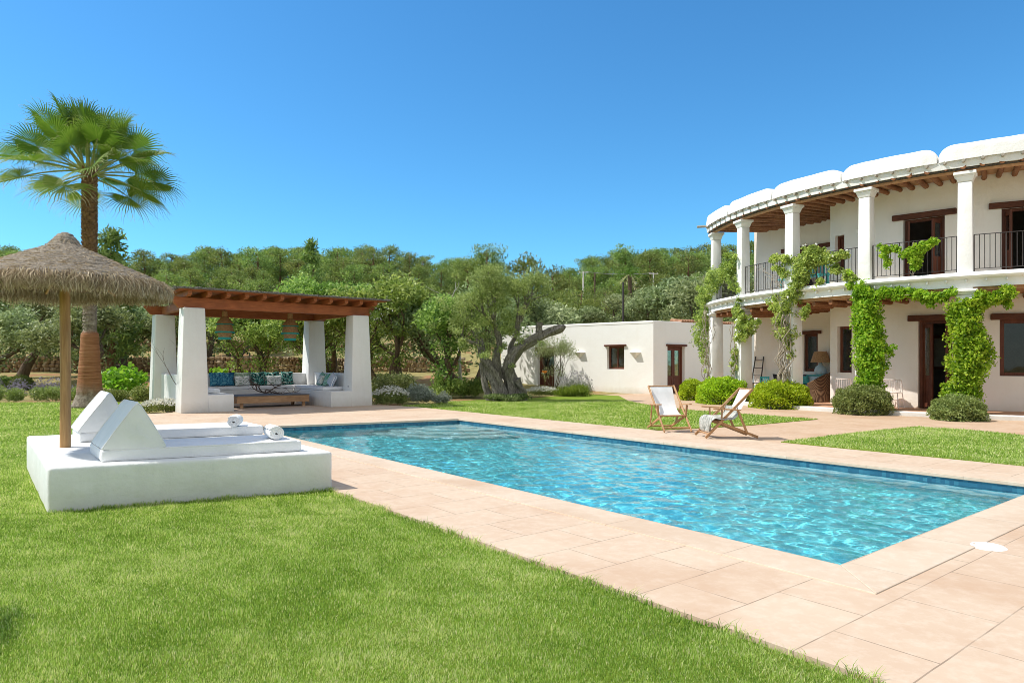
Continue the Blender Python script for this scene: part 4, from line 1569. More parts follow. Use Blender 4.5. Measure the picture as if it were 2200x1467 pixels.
for s in (-1, 1, -0.6, 0.7, 0.1):
    twig(tw, Vector((0, 0, 0.04)), Vector((s, rw.uniform(-.5, .5), 0.28)).normalized(), 0.024, 0.55, 2, rw, 0.02)
o = tw.build('driftwood', M['drift'], smooth=True)
o.location = pgw(2.55, 1.45, 0.398)
o.rotation_euler = (0, 0, ROTP)
tag(o, 'dark branching driftwood piece lying on the pergola coffee table', 'driftwood')

# ================================================================== DAYBED
PA = Vector(G(102, 1102)[:2])
PBR = Vector(G(714.5, 1052)[:2])
ZT = 0.425
ex = (PBR - PA)
PWI = ex.length
ex.normalize()
ey = Vector((-0.616, 0.788))
PDE = 3.55
drot = math.atan2(ex.y, ex.x)


def db(x, y, z=0.0):
    p = PA + ex * x + ey * y
    return (p.x, p.y, z)


pl = MB().prism([db(0, 0)[:2], db(PWI, 0)[:2], db(PWI, PDE)[:2], db(0, PDE)[:2]], -0.06, ZT)
# finer faces so that the hand-trowelled surface can wobble
po = pl.build('daybed_platform', M['plat'], None, bevel=0.035, seg=4, smooth='all', cuts=14, disp=(0.007, 2.3))
tag(po, 'low white masonry daybed platform standing on the lawn', 'platform')

eyrot = math.atan2(ey.y, ey.x) - math.pi / 2


def sheared_box(name, x0, y0, wx, wy, z0, h, label, cat, bev=0.025):
    mb = MB().prism([db(x0, y0)[:2], db(x0 + wx, y0)[:2], db(x0 + wx, y0 + wy)[:2], db(x0, y0 + wy)[:2]], z0, z0 + h)
    o = mb.build(name, M['cushion'], None, bevel=bev, seg=3, smooth='all', cuts=12, disp=(0.006, 3.4))
    for zz in (z0 + 0.010, z0 + h - 0.006):
        pp = MB()
        c = [db(x0 + .012, y0 + .012, zz), db(x0 + wx - .012, y0 + .012, zz), db(x0 + wx - .012, y0 + wy - .012, zz), db(x0 + .012, y0 + wy - .012, zz)]
        loop = []
        for k in range(4):
            a, b = Vector(c[k]), Vector(c[(k + 1) % 4])
            loop += [a.lerp(b, f) + Vector((0, 0, random.uniform(-.002, .002))) for f in (0.03, .25, .5, .75, .97)]
        pp.tube(loop + [loop[0]], 0.009, 6)
        pp.build('piping', M['canvas'], o, smooth='all')
    return tag(o, label, cat)


def inv_db(px, py, z):
    x, y, _ = G(px, py, z)
    d = Vector((x, y)) - PA
    # solve in the sheared frame
    det = ex.x * ey.y - ex.y * ey.x
    return ((d.x * ey.y - d.y * ey.x) / det, (ex.x * d.y - ex.y * d.x) / det)


m1a = inv_db(212, 989, ZT)
m1b = inv_db(660, 972, ZT)
m2a = inv_db(174, 952.5, ZT)
m2b = inv_db(560, 931, ZT)
MW = 0.86
T1 = 0.115
y1 = (m1a[1] + m1b[1]) / 2
y2 = max((m2a[1] + m2b[1]) / 2, y1 + MW + 0.12)
sheared_box('mattress', m1a[0], y1, m1b[0] - m1a[0], MW, ZT + 0.001, T1, 'white daybed mattress nearest the camera', 'mattress')
sheared_box('mattress', m2a[0], y2, m2b[0] - m2a[0], MW, ZT + 0.001, T1, 'white daybed mattress on the far side of the platform', 'mattress')


def wedge(x0, y0, wx, wy, h, apex, label):
    """triangular backrest prism, ridge running across the mattress, with soft bulging faces"""
    nu, nv = 18, 12
    zb = ZT + T1 + 0.002
    tri = [(0, 0), (wx, 0), (apex, h)]
    loop = []
    for k in range(3):
        a, b = tri[k], tri[(k + 1) % 3]
        for i in range(nu):
            u = i / nu
            x, z = a[0] + (b[0] - a[0]) * u, a[1] + (b[1] - a[1]) * u
            # rounded tips
            cx, cz = wx * 0.5, h * 0.36
            e = min(u, 1 - u)
            sh = 0.035 * (1 - min(1, e / 0.10)) ** 2
            x += (cx - x) * sh
            z += (cz - z) * sh
            if k > 0:
                bul = 0.006 * math.sin(math.pi * u)
                nx_, nz_ = (b[1] - a[1]), -(b[0] - a[0])
                l_ = math.hypot(nx_, nz_)
                x += nx_ / l_ * bul
                z += nz_ / l_ * bul
            loop.append((x, max(z, 0)))
    vs, fs = [], []
    n = len(loop)
    for j in range(nv + 1):
        v = j / nv
        ins = 1 - 0.03 * (1 - min(1, min(v, 1 - v) / 0.06)) ** 2
        for (x, z) in loop:
            xx = wx * .5 + (x - wx * .5) * ins
            zz = z * ins
            wob = 0.006 * noise.noise(Vector((xx * 5, v * 6, zz * 5 + y0)))
            p = db(x0 + xx + wob, y0 + v * wy, zb + zz + (wob if z > 0.01 else 0))
            vs.append(p)
    for j in range(nv):
        for i in range(n):
            fs.append((j * n + i, j * n + (i + 1) % n, (j + 1) * n + (i + 1) % n, (j + 1) * n + i))
    mb = MB()
    mb.add(vs, fs)
    for (j, s) in ((0, -1), (nv, 1)):
        # end caps: bulged fans
        rings = [1.0, 0.75, 0.5, 0.25]
        base = len(mb.v)
        cx, cz = sum(p[0] for p in loop) / n, sum(p[1] for p in loop) / n
        cvs, cfs = [], []
        for q, rr in enumerate(rings):
            for (x, z) in loop:
                ins = 0.97
                xx = wx * .5 + (x - wx * .5) * ins
                X_, Z_ = cx + (xx - cx) * rr, cz + (z * ins - cz) * rr
                bulge = s * 0.008 * (1 - rr ** 2)
                wr_ = 0.008 * noise.noise(Vector((X_ * 3, y0 + s, Z_ * 16)))
                cvs.append(db(x0 + X_, y0 + (j / nv) * wy + bulge + wr_ * s * (1 - rr), zb + max(Z_, 0)))
        cvs.append(db(x0 + cx, y0 + (j / nv) * wy + s * 0.02, zb + cz))
        for q in range(len(rings) - 1):
            for i in range(n):
                cfs.append((q * n + i, q * n + (i + 1) % n, (q + 1) * n + (i + 1) % n, (q + 1) * n + i))
        for i in range(n):
            cfs.append(((len(rings) - 1) * n + i, (len(rings) - 1) * n + (i + 1) % n, len(rings) * n))
        mb.add(cvs, cfs)
    o = mb.build('wedge_cushion', M['cushion'], None, weld=True, smooth=True)
    for v in (0.012, 0.988):
        pp = MB()
        lp = [db(x0 + wx * .5 + (x - wx * .5) * .985, y0 + v * wy, zb + max(z * .985, .006)) for (x, z) in loop]
        pp.tube(lp + [lp[0]], 0.007, 6)
        pp.build('piping', M['canvas'], o, smooth='all')
    return tag(o, label, 'wedge cushion')


wz_ = ZT + T1
wa = inv_db(212, 962, wz_)
wb = inv_db(329, 957, wz_)
wedge(m1a[0] + 0.0, y1 + 0.01, 0.585, MW - 0.02, 0.475, 0.325, 'white triangular wedge cushion on the near mattress')
wedge(m2a[0] - 0.03, y2 + 0.01, 0.60, MW - 0.02, 0.50, 0.36, 'white triangular wedge cushion on the far mattress')


def towel_roll(px, py, z, label, rz):
    """rolled towel: a spiral strip thickened, lying along y"""
    mb = MB()
    turns, n = 3.4, 90
    wid = 0.35
    prof = []
    for i in range(n + 1):
        th = 2 * math.pi * turns * i / n
        r = 0.012 + 0.064 * i / n
        prof.append((r * math.cos(th), r * math.sin(th)))
    th_ = 0.009
    ring = []
    for i in range(n + 1):
        a, b = prof[max(i - 1, 0)], prof[min(i + 1, n)]
        dx, dy = b[0] - a[0], b[1] - a[1]
        l_ = math.hypot(dx, dy)
        ring.append((-dy / l_, dx / l_))
    outl = [(p[0] + q[0] * th_, p[1] + q[1] * th_) for p, q in zip(prof, ring)] + [(p[0] - q[0] * th_, p[1] - q[1] * th_) for p, q in reversed(list(zip(prof, ring)))]
    m = len(outl)
    ns = 12
    vs, fs = [], []
    for j in range(ns + 1):
        v = j / ns
        y = (v - 0.5) * wid
        sw = 1 + 0.05 * math.sin(v * math.pi) + 0.02 * noise.noise(Vector((v * 4, px, 0)))
        for k, (x, zz) in enumerate(outl):
            edge = 0.012 * noise.noise(Vector((x * 40, zz * 40, px))) if j in (0, ns) else 0
            vs.append((x * sw * 1.08, y + edge, zz * sw * 0.93 + 0.075))
    for j in range(ns):
        for k in range(m):
            fs.append((j * m + k, j * m + (k + 1) % m, (j + 1) * m + (k + 1) % m, (j + 1) * m + k))
    h = m // 2
    for j, fl in ((0, 0), (ns, 1)):
        for k in range(h - 1):
            a, b, c, d = j * m + k, j * m + k + 1, j * m + m - 2 - k, j * m + m - 1 - k
            fs.append((a, b, c, d) if fl else (d, c, b, a))
    mb.add(vs, fs)
    o = mb.build('rolled_towel', M['towel'], smooth=True)
    o.location = G(px, py, z)
    o.rotation_euler = (0, 0, rz)
    return tag(o, label, 'towel')


zt = ZT + T1 + 0.002
towel_roll(587, 942, zt, 'rolled white towel at the foot of the near mattress', drot + rad(4))
towel_roll(505, 915.5, zt, 'rolled white towel at the foot of the far mattress', drot + rad(-12))

# ------------------------------------------------------------------ thatched parasol
UP = G(140, 961, ZT)
par = thing('thatched_parasol', 'round thatched straw parasol on a wooden pole over the daybed', 'parasol', UP)
MB().tube([(0, 0, 0), (0.004, 0, 0.8), (-0.004, 0, 1.6), (0, 0, 2.36)], [0.056, 0.055, 0.054, 0.053], 14).build('pole', M['pine_pole'], par, smooth=True)
CZ = -ZT


def thatch(name, c1, c2, c3, sc):
    t = NT(name)
    v = t.coord('Object', scale=sc)
    n = t.noise(v, 6, 7, 0.75, 0.5)
    big = t.noise(t.coord('Object'), 3.0, 4)
    col = t.ramp(n, [(0.3, c1), (0.5, c2), (0.72, c3)])
    col = t.mix(col, (0.10, 0.085, 0.065), t.math('MULTIPLY', t.ramp(big, [(0.45, (0, 0, 0)), (0.75, (1, 1, 1))]), 0.35))
    return t.done(t.principled(col, 0.95, t.bump(n, 0.8, 0.02), 0.1))


M['thatch'] = thatch('grey_thatch', (0.12, 0.098, 0.078), (0.31, 0.265, 0.21), (0.52, 0.46, 0.38), (5, 5, 5))
M['straw'] = leafmat('straw_fringe', [(0.0, (0.19, 0.135, 0.08)), (0.5, (0.46, 0.35, 0.22)), (1.0, (0.72, 0.60, 0.43))], 0.2, 0.8, 0, 0)
PROF = [(0.0, 2.875), (0.05, 2.87), (0.10, 2.845), (0.145, 2.79), (0.19, 2.725), (0.25, 2.69), (0.33, 2.655), (0.45, 2.605), (0.61, 2.535), (0.78, 2.455), (0.95, 2.385), (1.08, 2.335), (1.17, 2.29), (1.20, 2.25)]
PROF = [(r * 0.875, z + 0.015 + 0.03 * r) for (r, z) in PROF]
pr = np.array([p[0] for p in PROF])
pz_ = np.array([p[1] for p in PROF])
# arc-length parameter, then a braided coil ridge every few centimetres
ds = np.concatenate([[0], np.cumsum(np.hypot(np.diff(pr), np.diff(pz_)))])
nring = 24
prof2 = []
for i in range(nring * 4 + 1):
    s = ds[-1] * i / (nring * 4)
    r, z = np.interp(s, ds, pr), np.interp(s, ds, pz_)
    prof2.append((float(r), float(z) + CZ + 0.020 * (abs(math.sin(math.pi * i / 4))) ** 0.7))
cn = MB()
nseg = 128
cn.lathe(prof2, n=nseg, jit=lambda a, i: 0.02 * noise.noise(Vector((math.cos(a) * 3, math.sin(a) * 3, i * 0.25))) + 0.012 * noise.noise(Vector((math.cos(a) * 14, math.sin(a) * 14, i * 0.7))))
# irregular height
cn.v = [(x, y, z + 0.012 * noise.noise(Vector((x * 9, y * 9, z * 9)))) for (x, y, z) in cn.v]
cn.build('canopy', M['thatch'], par, smooth='all')
# underside + ribs
MB().lathe([(1.03, 2.290 + CZ), (0.6, 2.49 + CZ), (0.1, 2.70 + CZ)], n=48).build('canopy_lining', M['straw2'] if 'straw2' in M else thatch('straw_lining', (0.10, 0.065, 0.035), (0.22, 0.15, 0.085), (0.34, 0.25, 0.15), (4, 4, 4)), par, smooth=True)
for k in range(8):
    a = 2 * math.pi * k / 8
    MB().tube([(0.06 * math.cos(a), 0.06 * math.sin(a), 2.60 + CZ), (0.99 * math.cos(a), 0.99 * math.sin(a), 2.275 + CZ)], 0.014, 6).build('rib', M['pine_pole'], par)
# straw fringe: several thousand strands hanging from the rim, some curling
nS = 15000
an = RNG.uniform(0, 2 * math.pi, nS)
clump = 0.5 + 0.5 * np.sin(an * 23 + 2 * np.sin(an * 7)) * np.sin(an * 11 + 1)
r0 = 1.022 + RNG.normal(0, 0.018, nS)
z0 = 2.330 + CZ + RNG.normal(0, 0.018, nS)
ln = (0.085 + 0.10 * RNG.random(nS) ** 1.5) * (0.85 + 0.35 * clump)
out = 0.015 + 0.075 * RNG.random(nS) ** 2
sw = RNG.normal(0, 0.05, nS)
K = 4
wd = 0.0042
pts = []
for k in range(K + 1):
    f = k / K
    rr = r0 + out * np.sin(f * 1.9) + 0.02 * f * RNG.normal(0, 1, nS) * 0.5
    aa = an + sw * f * f + RNG.normal(0, 0.006, nS) * f
    zz = z0 - ln * f + 0.02 * f * (1 - f)
    pts.append(np.stack([rr * np.cos(aa), rr * np.sin(aa), zz], -1))
V = []
tang = np.stack([-np.sin(an), np.cos(an), 0 * an], -1) + RNG.normal(0, 0.5, (nS, 3))
tang = unit(tang)
for k in range(K + 1):
    w_ = wd * (1 - 0.5 * k / K)
    V.append(pts[k] - tang * w_)
    V.append(pts[k] + tang * w_)
V = np.stack(V, 1)  # nS, 2(K+1), 3
base = (np.arange(nS) * (2 * (K + 1)))[:, None]
Qs = []
for k in range(K):
    Qs.append(base + np.array([[2 * k, 2 * k + 1, 2 * k + 3, 2 * k + 2]]))
Q = np.concatenate(Qs, 0)
T = np.repeat(np.clip(RNG.normal(0.55, 0.28, nS), 0, 1), 2 * (K + 1))
fr_ = np_mesh('fringe', V.reshape(-1, 3), Q, M['straw'], par, T)
# short loose straws on the canopy
nS = 5200
an = RNG.uniform(0, 2 * math.pi, nS)
s = ds[-1] * np.sqrt(RNG.uniform(0.01, 1, nS))
rr = np.interp(s, ds, pr)
zz = np.interp(s, ds, pz_) + CZ + 0.012
s2 = s + RNG.uniform(0.02, 0.06, nS)
rr2 = np.interp(s2, ds, pr) + 0.01
zz2 = np.interp(s2, ds, pz_) + CZ + 0.012 + RNG.uniform(0, 0.014, nS)
a2 = an + RNG.normal(0, 0.05, nS)
A = np.stack([rr * np.cos(an), rr * np.sin(an), zz], -1)
Bp = np.stack([rr2 * np.cos(a2), rr2 * np.sin(a2), zz2], -1)
sd = unit(np.cross(Bp - A, RNG.normal(size=(nS, 3)))) * 0.0026
V = np.stack([A - sd, A + sd, Bp + sd * .5, Bp - sd * .5], 1).reshape(-1, 3)
np_mesh('loose_straw', V, np.arange(len(V)).reshape(-1, 4), M['straw'], par, np.repeat(np.clip(RNG.normal(0.5, 0.25, nS), 0, 1), 4))

# ================================================================== DECK CHAIRS
def deck_chair(loc, rz, label):
    t = thing('deck_chair', label, 'deck chair', loc, rz)
    hw = 0.285

    def bar(name, p0, p1, w, h, **k):
        return MB().bar(p0, p1, w, h).build(name, M['teak'], t, bevel=0.005, seg=1)
    for s in (-1, 1):
        bar('back_rail', (0.50, s * hw, 0.02), (-0.385, s * hw, 0.905), 0.026, 0.048)
        bar('rear_leg', (0.245, s * (hw - 0.035), 0.305), (-0.50, s * (hw - 0.035), 0.02), 0.026, 0.048)
        bar('strut', (-0.09, s * (hw + 0.032), 0.53), (-0.275, s * (hw - 0.005), 0.115), 0.024, 0.044)
        bar('arm_post', (0.205, s * (hw + 0.032), 0.53), (0.205, s * (hw + 0.005), 0.315), 0.024, 0.044)
        MB().bar((0.37, s * (hw + 0.035), 0.555), (-0.145, s * (hw + 0.035), 0.525), 0.062, 0.024).build('armrest', M['teak'], t, bevel=0.008, seg=2)
    for (x, z, w) in ((-0.372, 0.895, hw), (0.235, 0.318, hw), (0.43, 0.09, hw), (-0.42, 0.055, hw - 0.03)):
        MB().tube([(x, -w, z), (x, w, z)], 0.017, 8).build('crossbar', M['teak'], t, smooth=True)
    nu, nv = 8, 24
    sl = MB()

    def fn(u, v):
        # slung between the top bar and the seat bar with a sag
        x = -0.372 + (0.235 + 0.372) * v
        z = 0.905 + (0.325 - 0.905) * v
        sag = math.sin(math.pi * v ** 1.25)
        x -= 0.075 * sag
        z -= 0.150 * sag
        return (x, (u - 0.5) * 0.47, z - 0.010 * math.sin(math.pi * u) * sag)
    sl.grid(fn, nu, nv)
    sl.build('sling', M['canvas'], t, smooth='all')
    return t


c1p = Vector(G(1412, 925)).lerp(Vector(G(1480, 934)), 0.5)
deck_chair((G(1443, 929)[0], G(1443, 929)[1] + 0.30, 0.017), rad(-80), 'wooden deck chair with white canvas facing the pool, empty')
c2 = G(1574, 944)
ch2 = deck_chair((c2[0] - 0.03, c2[1] + 0.27, 0.017), rad(184), 'wooden deck chair seen from the side with a grey cloth over its seat')
# grey fringed cloth draped over the second chair
tb = MB()
nu, nv = 16, 34


def cloth(u, v):
    pr_ = [(-0.10, 0.56), (-0.08, 0.44), (0.0, 0.37), (0.12, 0.37), (0.235, 0.385), (0.33, 0.395), (0.38, 0.34), (0.40, 0.24), (0.405, 0.12)]
    q = v * (len(pr_) - 1)
    i = min(int(q), len(pr_) - 2)
    f = q - i
    x = pr_[i][0] * (1 - f) + pr_[i + 1][0] * f
    z = pr_[i][1] * (1 - f) + pr_[i + 1][1] * f
    y = (u - 0.5) * 0.66 * (1 - 0.25 * max(0, v - 0.55))
    fold = 0.030 * math.sin(u * 17 + v * 3) * (0.3 + 0.9 * v) + 0.02 * noise.noise(Vector((u * 5, v * 6, 1)))
    if abs(y) > 0.30:
        z -= (abs(y) - 0.30) * 1.2
    return (x + fold * (0.25 + v), y, z + fold * 0.5 * (1.1 - v) + (0.012 if v > 0.4 else 0.02))


tb.grid(cloth, nu, nv)
o = tb.build('throw_cloth', M['throw'], smooth='all')
o.location = ch2.location
o.rotation_euler = ch2.rotation_euler
tag(o, 'crumpled grey cloth draped over the seat of the right deck chair', 'cloth')
# ================================================================== VEGETATION
def grow(mb, p, d, r, ln, lv, rnd, tips, spread=0.6, up=0.25, nseg=4, sides=7, kids=(2, 3), shrink=0.68):
    pts, rs = [p], [r]
    for k in range(nseg):
        d = (d + Vector((rnd.gauss(0, .17), rnd.gauss(0, .17), rnd.gauss(0.03, .12)))).normalized()
        pts.append(pts[-1] + d * ln / nseg)
        rs.append(r * (1 - 0.42 * (k + 1) / nseg))
    mb.tube(pts, rs, sides, cap=False)
    if lv == 0:
        tips.append(pts[-1])
        tips.append(pts[-2])
        return
    n = rnd.randint(*kids)
    a0 = rnd.uniform(0, 6.28)
    for k in range(n):
        a = a0 + 6.28 * k / n + rnd.gauss(0, .3)
        o = d.orthogonal().normalized()
        o = Matrix.Rotation(a, 3, d) @ o
        nd = (d + o * spread * rnd.uniform(.6, 1.25) + Vector((0, 0, up))).normalized()
        grow(mb, pts[-1], nd, rs[-1] * 0.8, ln * shrink * rnd.uniform(.85, 1.2), lv - 1, rnd, tips, spread, up, nseg, max(5, sides - 1), kids, shrink)
    if lv >= 2:
        tips.append(pts[-1])


def broad_tree(name, cat, seed, leaf, barkm, trunk_r=0.16, stems=1, ln=1.25, lv=3, spread=0.65, up=0.25, cr=0.55, per=170, ls=(0.13, 0.042), droop=0.0, tvar=0.2, kids=(2, 3), fill=10, tmid=0.5):
    rnd = random.Random(seed)
    root = thing(name, 'tree', cat)
    mb, tips = MB(), []
    for s in range(stems):
        a = 6.28 * s / stems + rnd.uniform(-.4, .4)
        lean = 0.0 if stems == 1 else rnd.uniform(.35, .6)
        d = Vector((math.cos(a) * lean, math.sin(a) * lean, 1)).normalized()
        grow(mb, Vector((math.cos(a) * .12 * (stems > 1), math.sin(a) * .12 * (stems > 1), -0.15)), d, trunk_r, ln, lv, rnd, tips, spread, up, kids=kids)
    mb.build('trunk', barkm, root, smooth='all')
    lb = LB()
    zs = [t.z for t in tips]
    zm, zr_ = min(zs), max(zs) - min(zs) + 0.01
    for t in tips:
        k = rnd.uniform(.75, 1.25)
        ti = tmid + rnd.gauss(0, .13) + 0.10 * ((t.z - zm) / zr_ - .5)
        lb.clump((t.x, t.y, t.z), (cr * k, cr * k, cr * k * .75), int(per * k), ls[0], ls[1], -droop, ti, tvar)
    c = sum((Vector(t) for t in tips), Vector()) / len(tips)
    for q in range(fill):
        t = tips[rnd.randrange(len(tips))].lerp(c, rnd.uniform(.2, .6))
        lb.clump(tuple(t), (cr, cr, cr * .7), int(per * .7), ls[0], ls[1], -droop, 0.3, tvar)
    lb.build('crown', leaf, root)
    return root


OL = [broad_tree('olive_tree', 'olive tree', 100 + i, M['olive'], M['bark'], 0.17, 1 if i % 2 else 2, 1.1, 3, 0.62, 0.22, 0.50, 150, (0.15, 0.045)) for i in range(4)]
CA_ = [broad_tree('carob_tree', 'carob tree', 200 + i, M['carob'], M['bark'], 0.13, 3 if i != 1 else 2, 1.35, 3, 0.55, 0.30, 0.52, 150, (0.13, 0.062), tvar=0.22) for i in range(3)]


def pine_proto(seed, conical=False, name='pine_tree', dense=1.0):
    rnd = random.Random(seed)
    root = thing(name, 'tree', 'pine tree')
    h = 6.0
    mb = MB()
    bend = rnd.uniform(-.25, .25)
    mb.tube([(0, 0, -0.3), (bend * .3, 0, h * .3), (bend, bend * .5, h * .62), (bend * .8, bend, h * .93)], [0.17, 0.13, 0.09, 0.03], 7)
    lb = LB()
    n = int((74 if not conical else 60) * dense)
    for i in range(n):
        f = rnd.random()
        if conical:
            z = h * (0.12 + 0.86 * f)
            rr = 1.25 * (1 - f) ** 0.9 + 0.10
            a = rnd.uniform(0, 6.28)
            q = rnd.uniform(.45, 1.0)
            c = (rr * q * math.cos(a), rr * q * math.sin(a), z - rr * q * 0.15)
            lb.clump(c, (0.42, 0.42, 0.26), 34, 0.30, 0.085, 0.5, 0.40 + rnd.gauss(0, .12), .16)
        else:
            z = h * (0.10 + 0.86 * f)
            prof = math.sin(math.pi * (0.10 + 0.84 * (1 - f))) ** 0.55
            rr = 1.72 * max(0.18, prof) * (1.0 + 0.25 * math.sin(3 * f * 3.1 + seed))
            a = rnd.uniform(0, 6.28)
            q = rnd.uniform(.35, 1.0)
            c = (bend * .8 + rr * q * math.cos(a), bend * .5 + rr * q * math.sin(a), z + rnd.gauss(0, .12))
            k = rnd.uniform(.7, 1.25)
            lb.clump(c, (0.64 * k, 0.64 * k, 0.50 * k), int(46 * k), 0.33, 0.085, 0.9, 0.45 + rnd.gauss(0, .15) + .15 * (f - .5), .16)
            if i % 4 == 0:
                mb.tube([(bend * .6, bend * .3, z - 0.5), (c[0] * .5, c[1] * .5, z - .28), (c[0], c[1], z - .1)], [.05, .035, .015], 5, cap=False)
    mb.build('trunk', M['bark_red'], root, smooth='all')
    lb.build('crown', M['pine'], root)
    return root


PI_ = [pine_proto(300 + i) for i in range(5)]
CON = pine_proto(350, True, 'conifer', 1.4)


def at(px, y, dz=0.0):
    x = X(px, y)
    return (x, y, tz(x, y) + dz)


def scale_for(py_top, px, y, h):
    """scale that lifts a tree of height h to photo row py_top"""
    p = at(px, y)
    return (Zat(py_top, y) - p[2]) / h


# --- nearer trees, each one placed where the photo shows it
olive_h = [max((v.co.z for v in c.data.vertices)) for t in OL for c in t.children if c.name.startswith('crown')]
carob_h = [max((v.co.z for v in c.data.vertices)) for t in CA_ for c in t.children if c.name.startswith('crown')]
GO = 'olive trees of the garden edge'
OLIVES = [
    (-70, 34, 640, 0, 'grey green olive tree at the far left edge beyond the hedge'),
    (40, 38, 622, 1, 'grey green olive tree left of the parasol pole beyond the dry lawn'),
    (112, 44, 640, 2, 'small olive tree by the stone wall seen just left of the parasol pole'),
    (172, 30, 628, 3, 'dark trunked olive tree directly behind the palm trunk'),
    (268, 40, 628, 0, 'olive tree between the palm trunk and the pergola'),
    (335, 36, 640, 1, 'olive tree behind the left back pillar of the pergola'),
    (1010, 33, 596, 2, 'grey olive tree behind the left side of the old gnarled olive'),
    (1135, 40, 610, 3, 'grey olive tree above the left end of the annex roof'),
    (1205, 47, 640, 0, 'low olive tree over the middle of the annex roof'),
    (1300, 52, 628, 1, 'brownish olive tree left of the dark utility pole behind the annex'),
    (1400, 48, 612, 2, 'silvery olive tree above the right corner of the annex'),
    (1478, 41, 572, 3, 'large silvery olive tree beside the left end of the villa'),
    (1560, 46, 566, 0, 'olive tree seen through the far columns of the villa'),
    (430, 44, 632, 2, 'olive tree behind the left end of the pergola roof'),
    (-180, 36, 620, 2, 'olive tree just outside the left edge behind the parasol'),
]
for (px, y, top, k, lb_) in OLIVES:
    s = scale_for(top, px, y, olive_h[k])
    place(OL[k], at(px, y), random.uniform(0, 6.28), (s * 1.15, s * 1.15, s), lb_, GO)
place(OL[1], (-3.70, 3.05, 0), 0.6, (.46, .46, .60), 'small olive tree at the near left whose shade falls on the lawn corner', GO)
CAROBS = [
    (545, 33, 640, 0, 'bushy carob tree with several thin trunks seen through the pergola at left'),
    (655, 33.5, 640, 1, 'bushy carob tree with forked trunk seen through the pergola at right'),
    (705, 40, 582, 2, 'pale green round topped tree rising behind the pergola roof end'),
    (835, 31, 588, 0, 'tall bright green tree just right of the pergola'),
    (930, 28.5, 636, 1, 'smaller bright green tree with forked trunk between pergola and old olive'),
    (770, 37, 614, 1, 'bright green tree partly hidden behind the right end of the pergola roof'),
    (500, 46, 626, 2, 'pale green tree behind the middle of the pergola roof'),
    (1190, 56, 640, 2, 'bright green bushy tree on the slope above the annex'),
]
for (px, y, top, k, lb_) in CAROBS:
    s = scale_for(top, px, y, carob_h[k])
    place(CA_[k], at(px, y), random.uniform(0, 6.28), (s * 1.05, s * 1.05, s), lb_, 'bushy green trees around the pergola')

# --- tall pines that stand out, then the wood on the hill
TALL = [(1005, 74, 556, 1, 'broad pine at the left of the cluster above the old olive'),
        (1045, 76, 519, 0, 'tallest dark green pine above the old olive tree'),
        (1120, 70, 545, 2, 'slender pine at the left side of the gap in the ridge'),
        (1192, 80, 566, 3, 'small round pine at the right side of the gap in the ridge'),
        (1275, 88, 545, 4, 'dark pine on the ridge left of the power line palm'),
        (1343, 86, 522, 0, 'tall pine rising on the ridge behind the small palm'),
        (1408, 90, 534, 1, 'pine on the ridge above the right corner of the annex'),
        (1475, 84, 540, 3, 'pine on the ridge just left of the villa balcony')]
for (px, y, top, k, lb_) in TALL:
    s = scale_for(top, px, y, 6.2)
    place(PI_[k], at(px, y), random.uniform(0, 6.28), (s * 1.0, s * 1.0, s), lb_, 'tall pines standing out on the ridge')
s = scale_for(512, 668, 62, 6.0)
place(CON, at(668, 62), 0.3, (s * .95, s * .95, s), 'dark pointed conifer rising above the pergola roof')
o = place(CON, at(238, 38), 1.3, scale_for(488, 238, 38, 6.0), 'dark feathery conifer peeping out behind the palm trunk')
hill = []
rnd = random.Random(77)
tries = 0
for k_ in range(62):
    px = -130 + 1780 * (k_ + rnd.uniform(-.3, .3)) / 61
    y = rnd.uniform(124, 137)
    if abs(px - 1158) < 26:
        continue
    hill.append((X(px, y), y))
while len(hill) < 288 and tries < 9000:
    tries += 1
    y = 58 + (rnd.random() ** 0.8) * 76
    px = rnd.uniform(-120, 1640)
    x = X(px, y)
    if abs(px - 1158) < 40 and y > 66:
        continue
    if all((x - q[0]) ** 2 + (y - q[1]) ** 2 > (2.5 + 0.012 * y) ** 2 for q in hill):
        hill.append((x, y))
for i, (x, y) in enumerate(hill):
    s = rnd.uniform(.62, 1.08) * (1.0 if y > 80 else 0.8)
    sx = s * rnd.uniform(1.0, 1.5)
    place(PI_[rnd.randrange(5)], (x, y, tz(x, y) - 0.1), rnd.uniform(0, 6.28), (sx, sx, s), 'green pine among the many in the wood on the hill', 'pines of the wooded hill')

# scrub that nobody could count
lb = LB()
rnd = random.Random(5)
for i in range(1500):
    y = rnd.uniform(44, 128)
    px = rnd.uniform(-150, 1650)
    x = X(px, y)
    k = rnd.uniform(.5, 1.3)
    lb.clump((x, y, tz(x, y) + .35 * k), (1.0 * k, 1.0 * k, .6 * k), 26, 0.34, 0.13, 0.4, rnd.uniform(.2, .8), .15)
tag(lb.build('scrub', M['scrub'], origin=(0, 80, 0)), 'low green and olive scrub covering the hillside under the pines', 'scrub', kind='stuff')

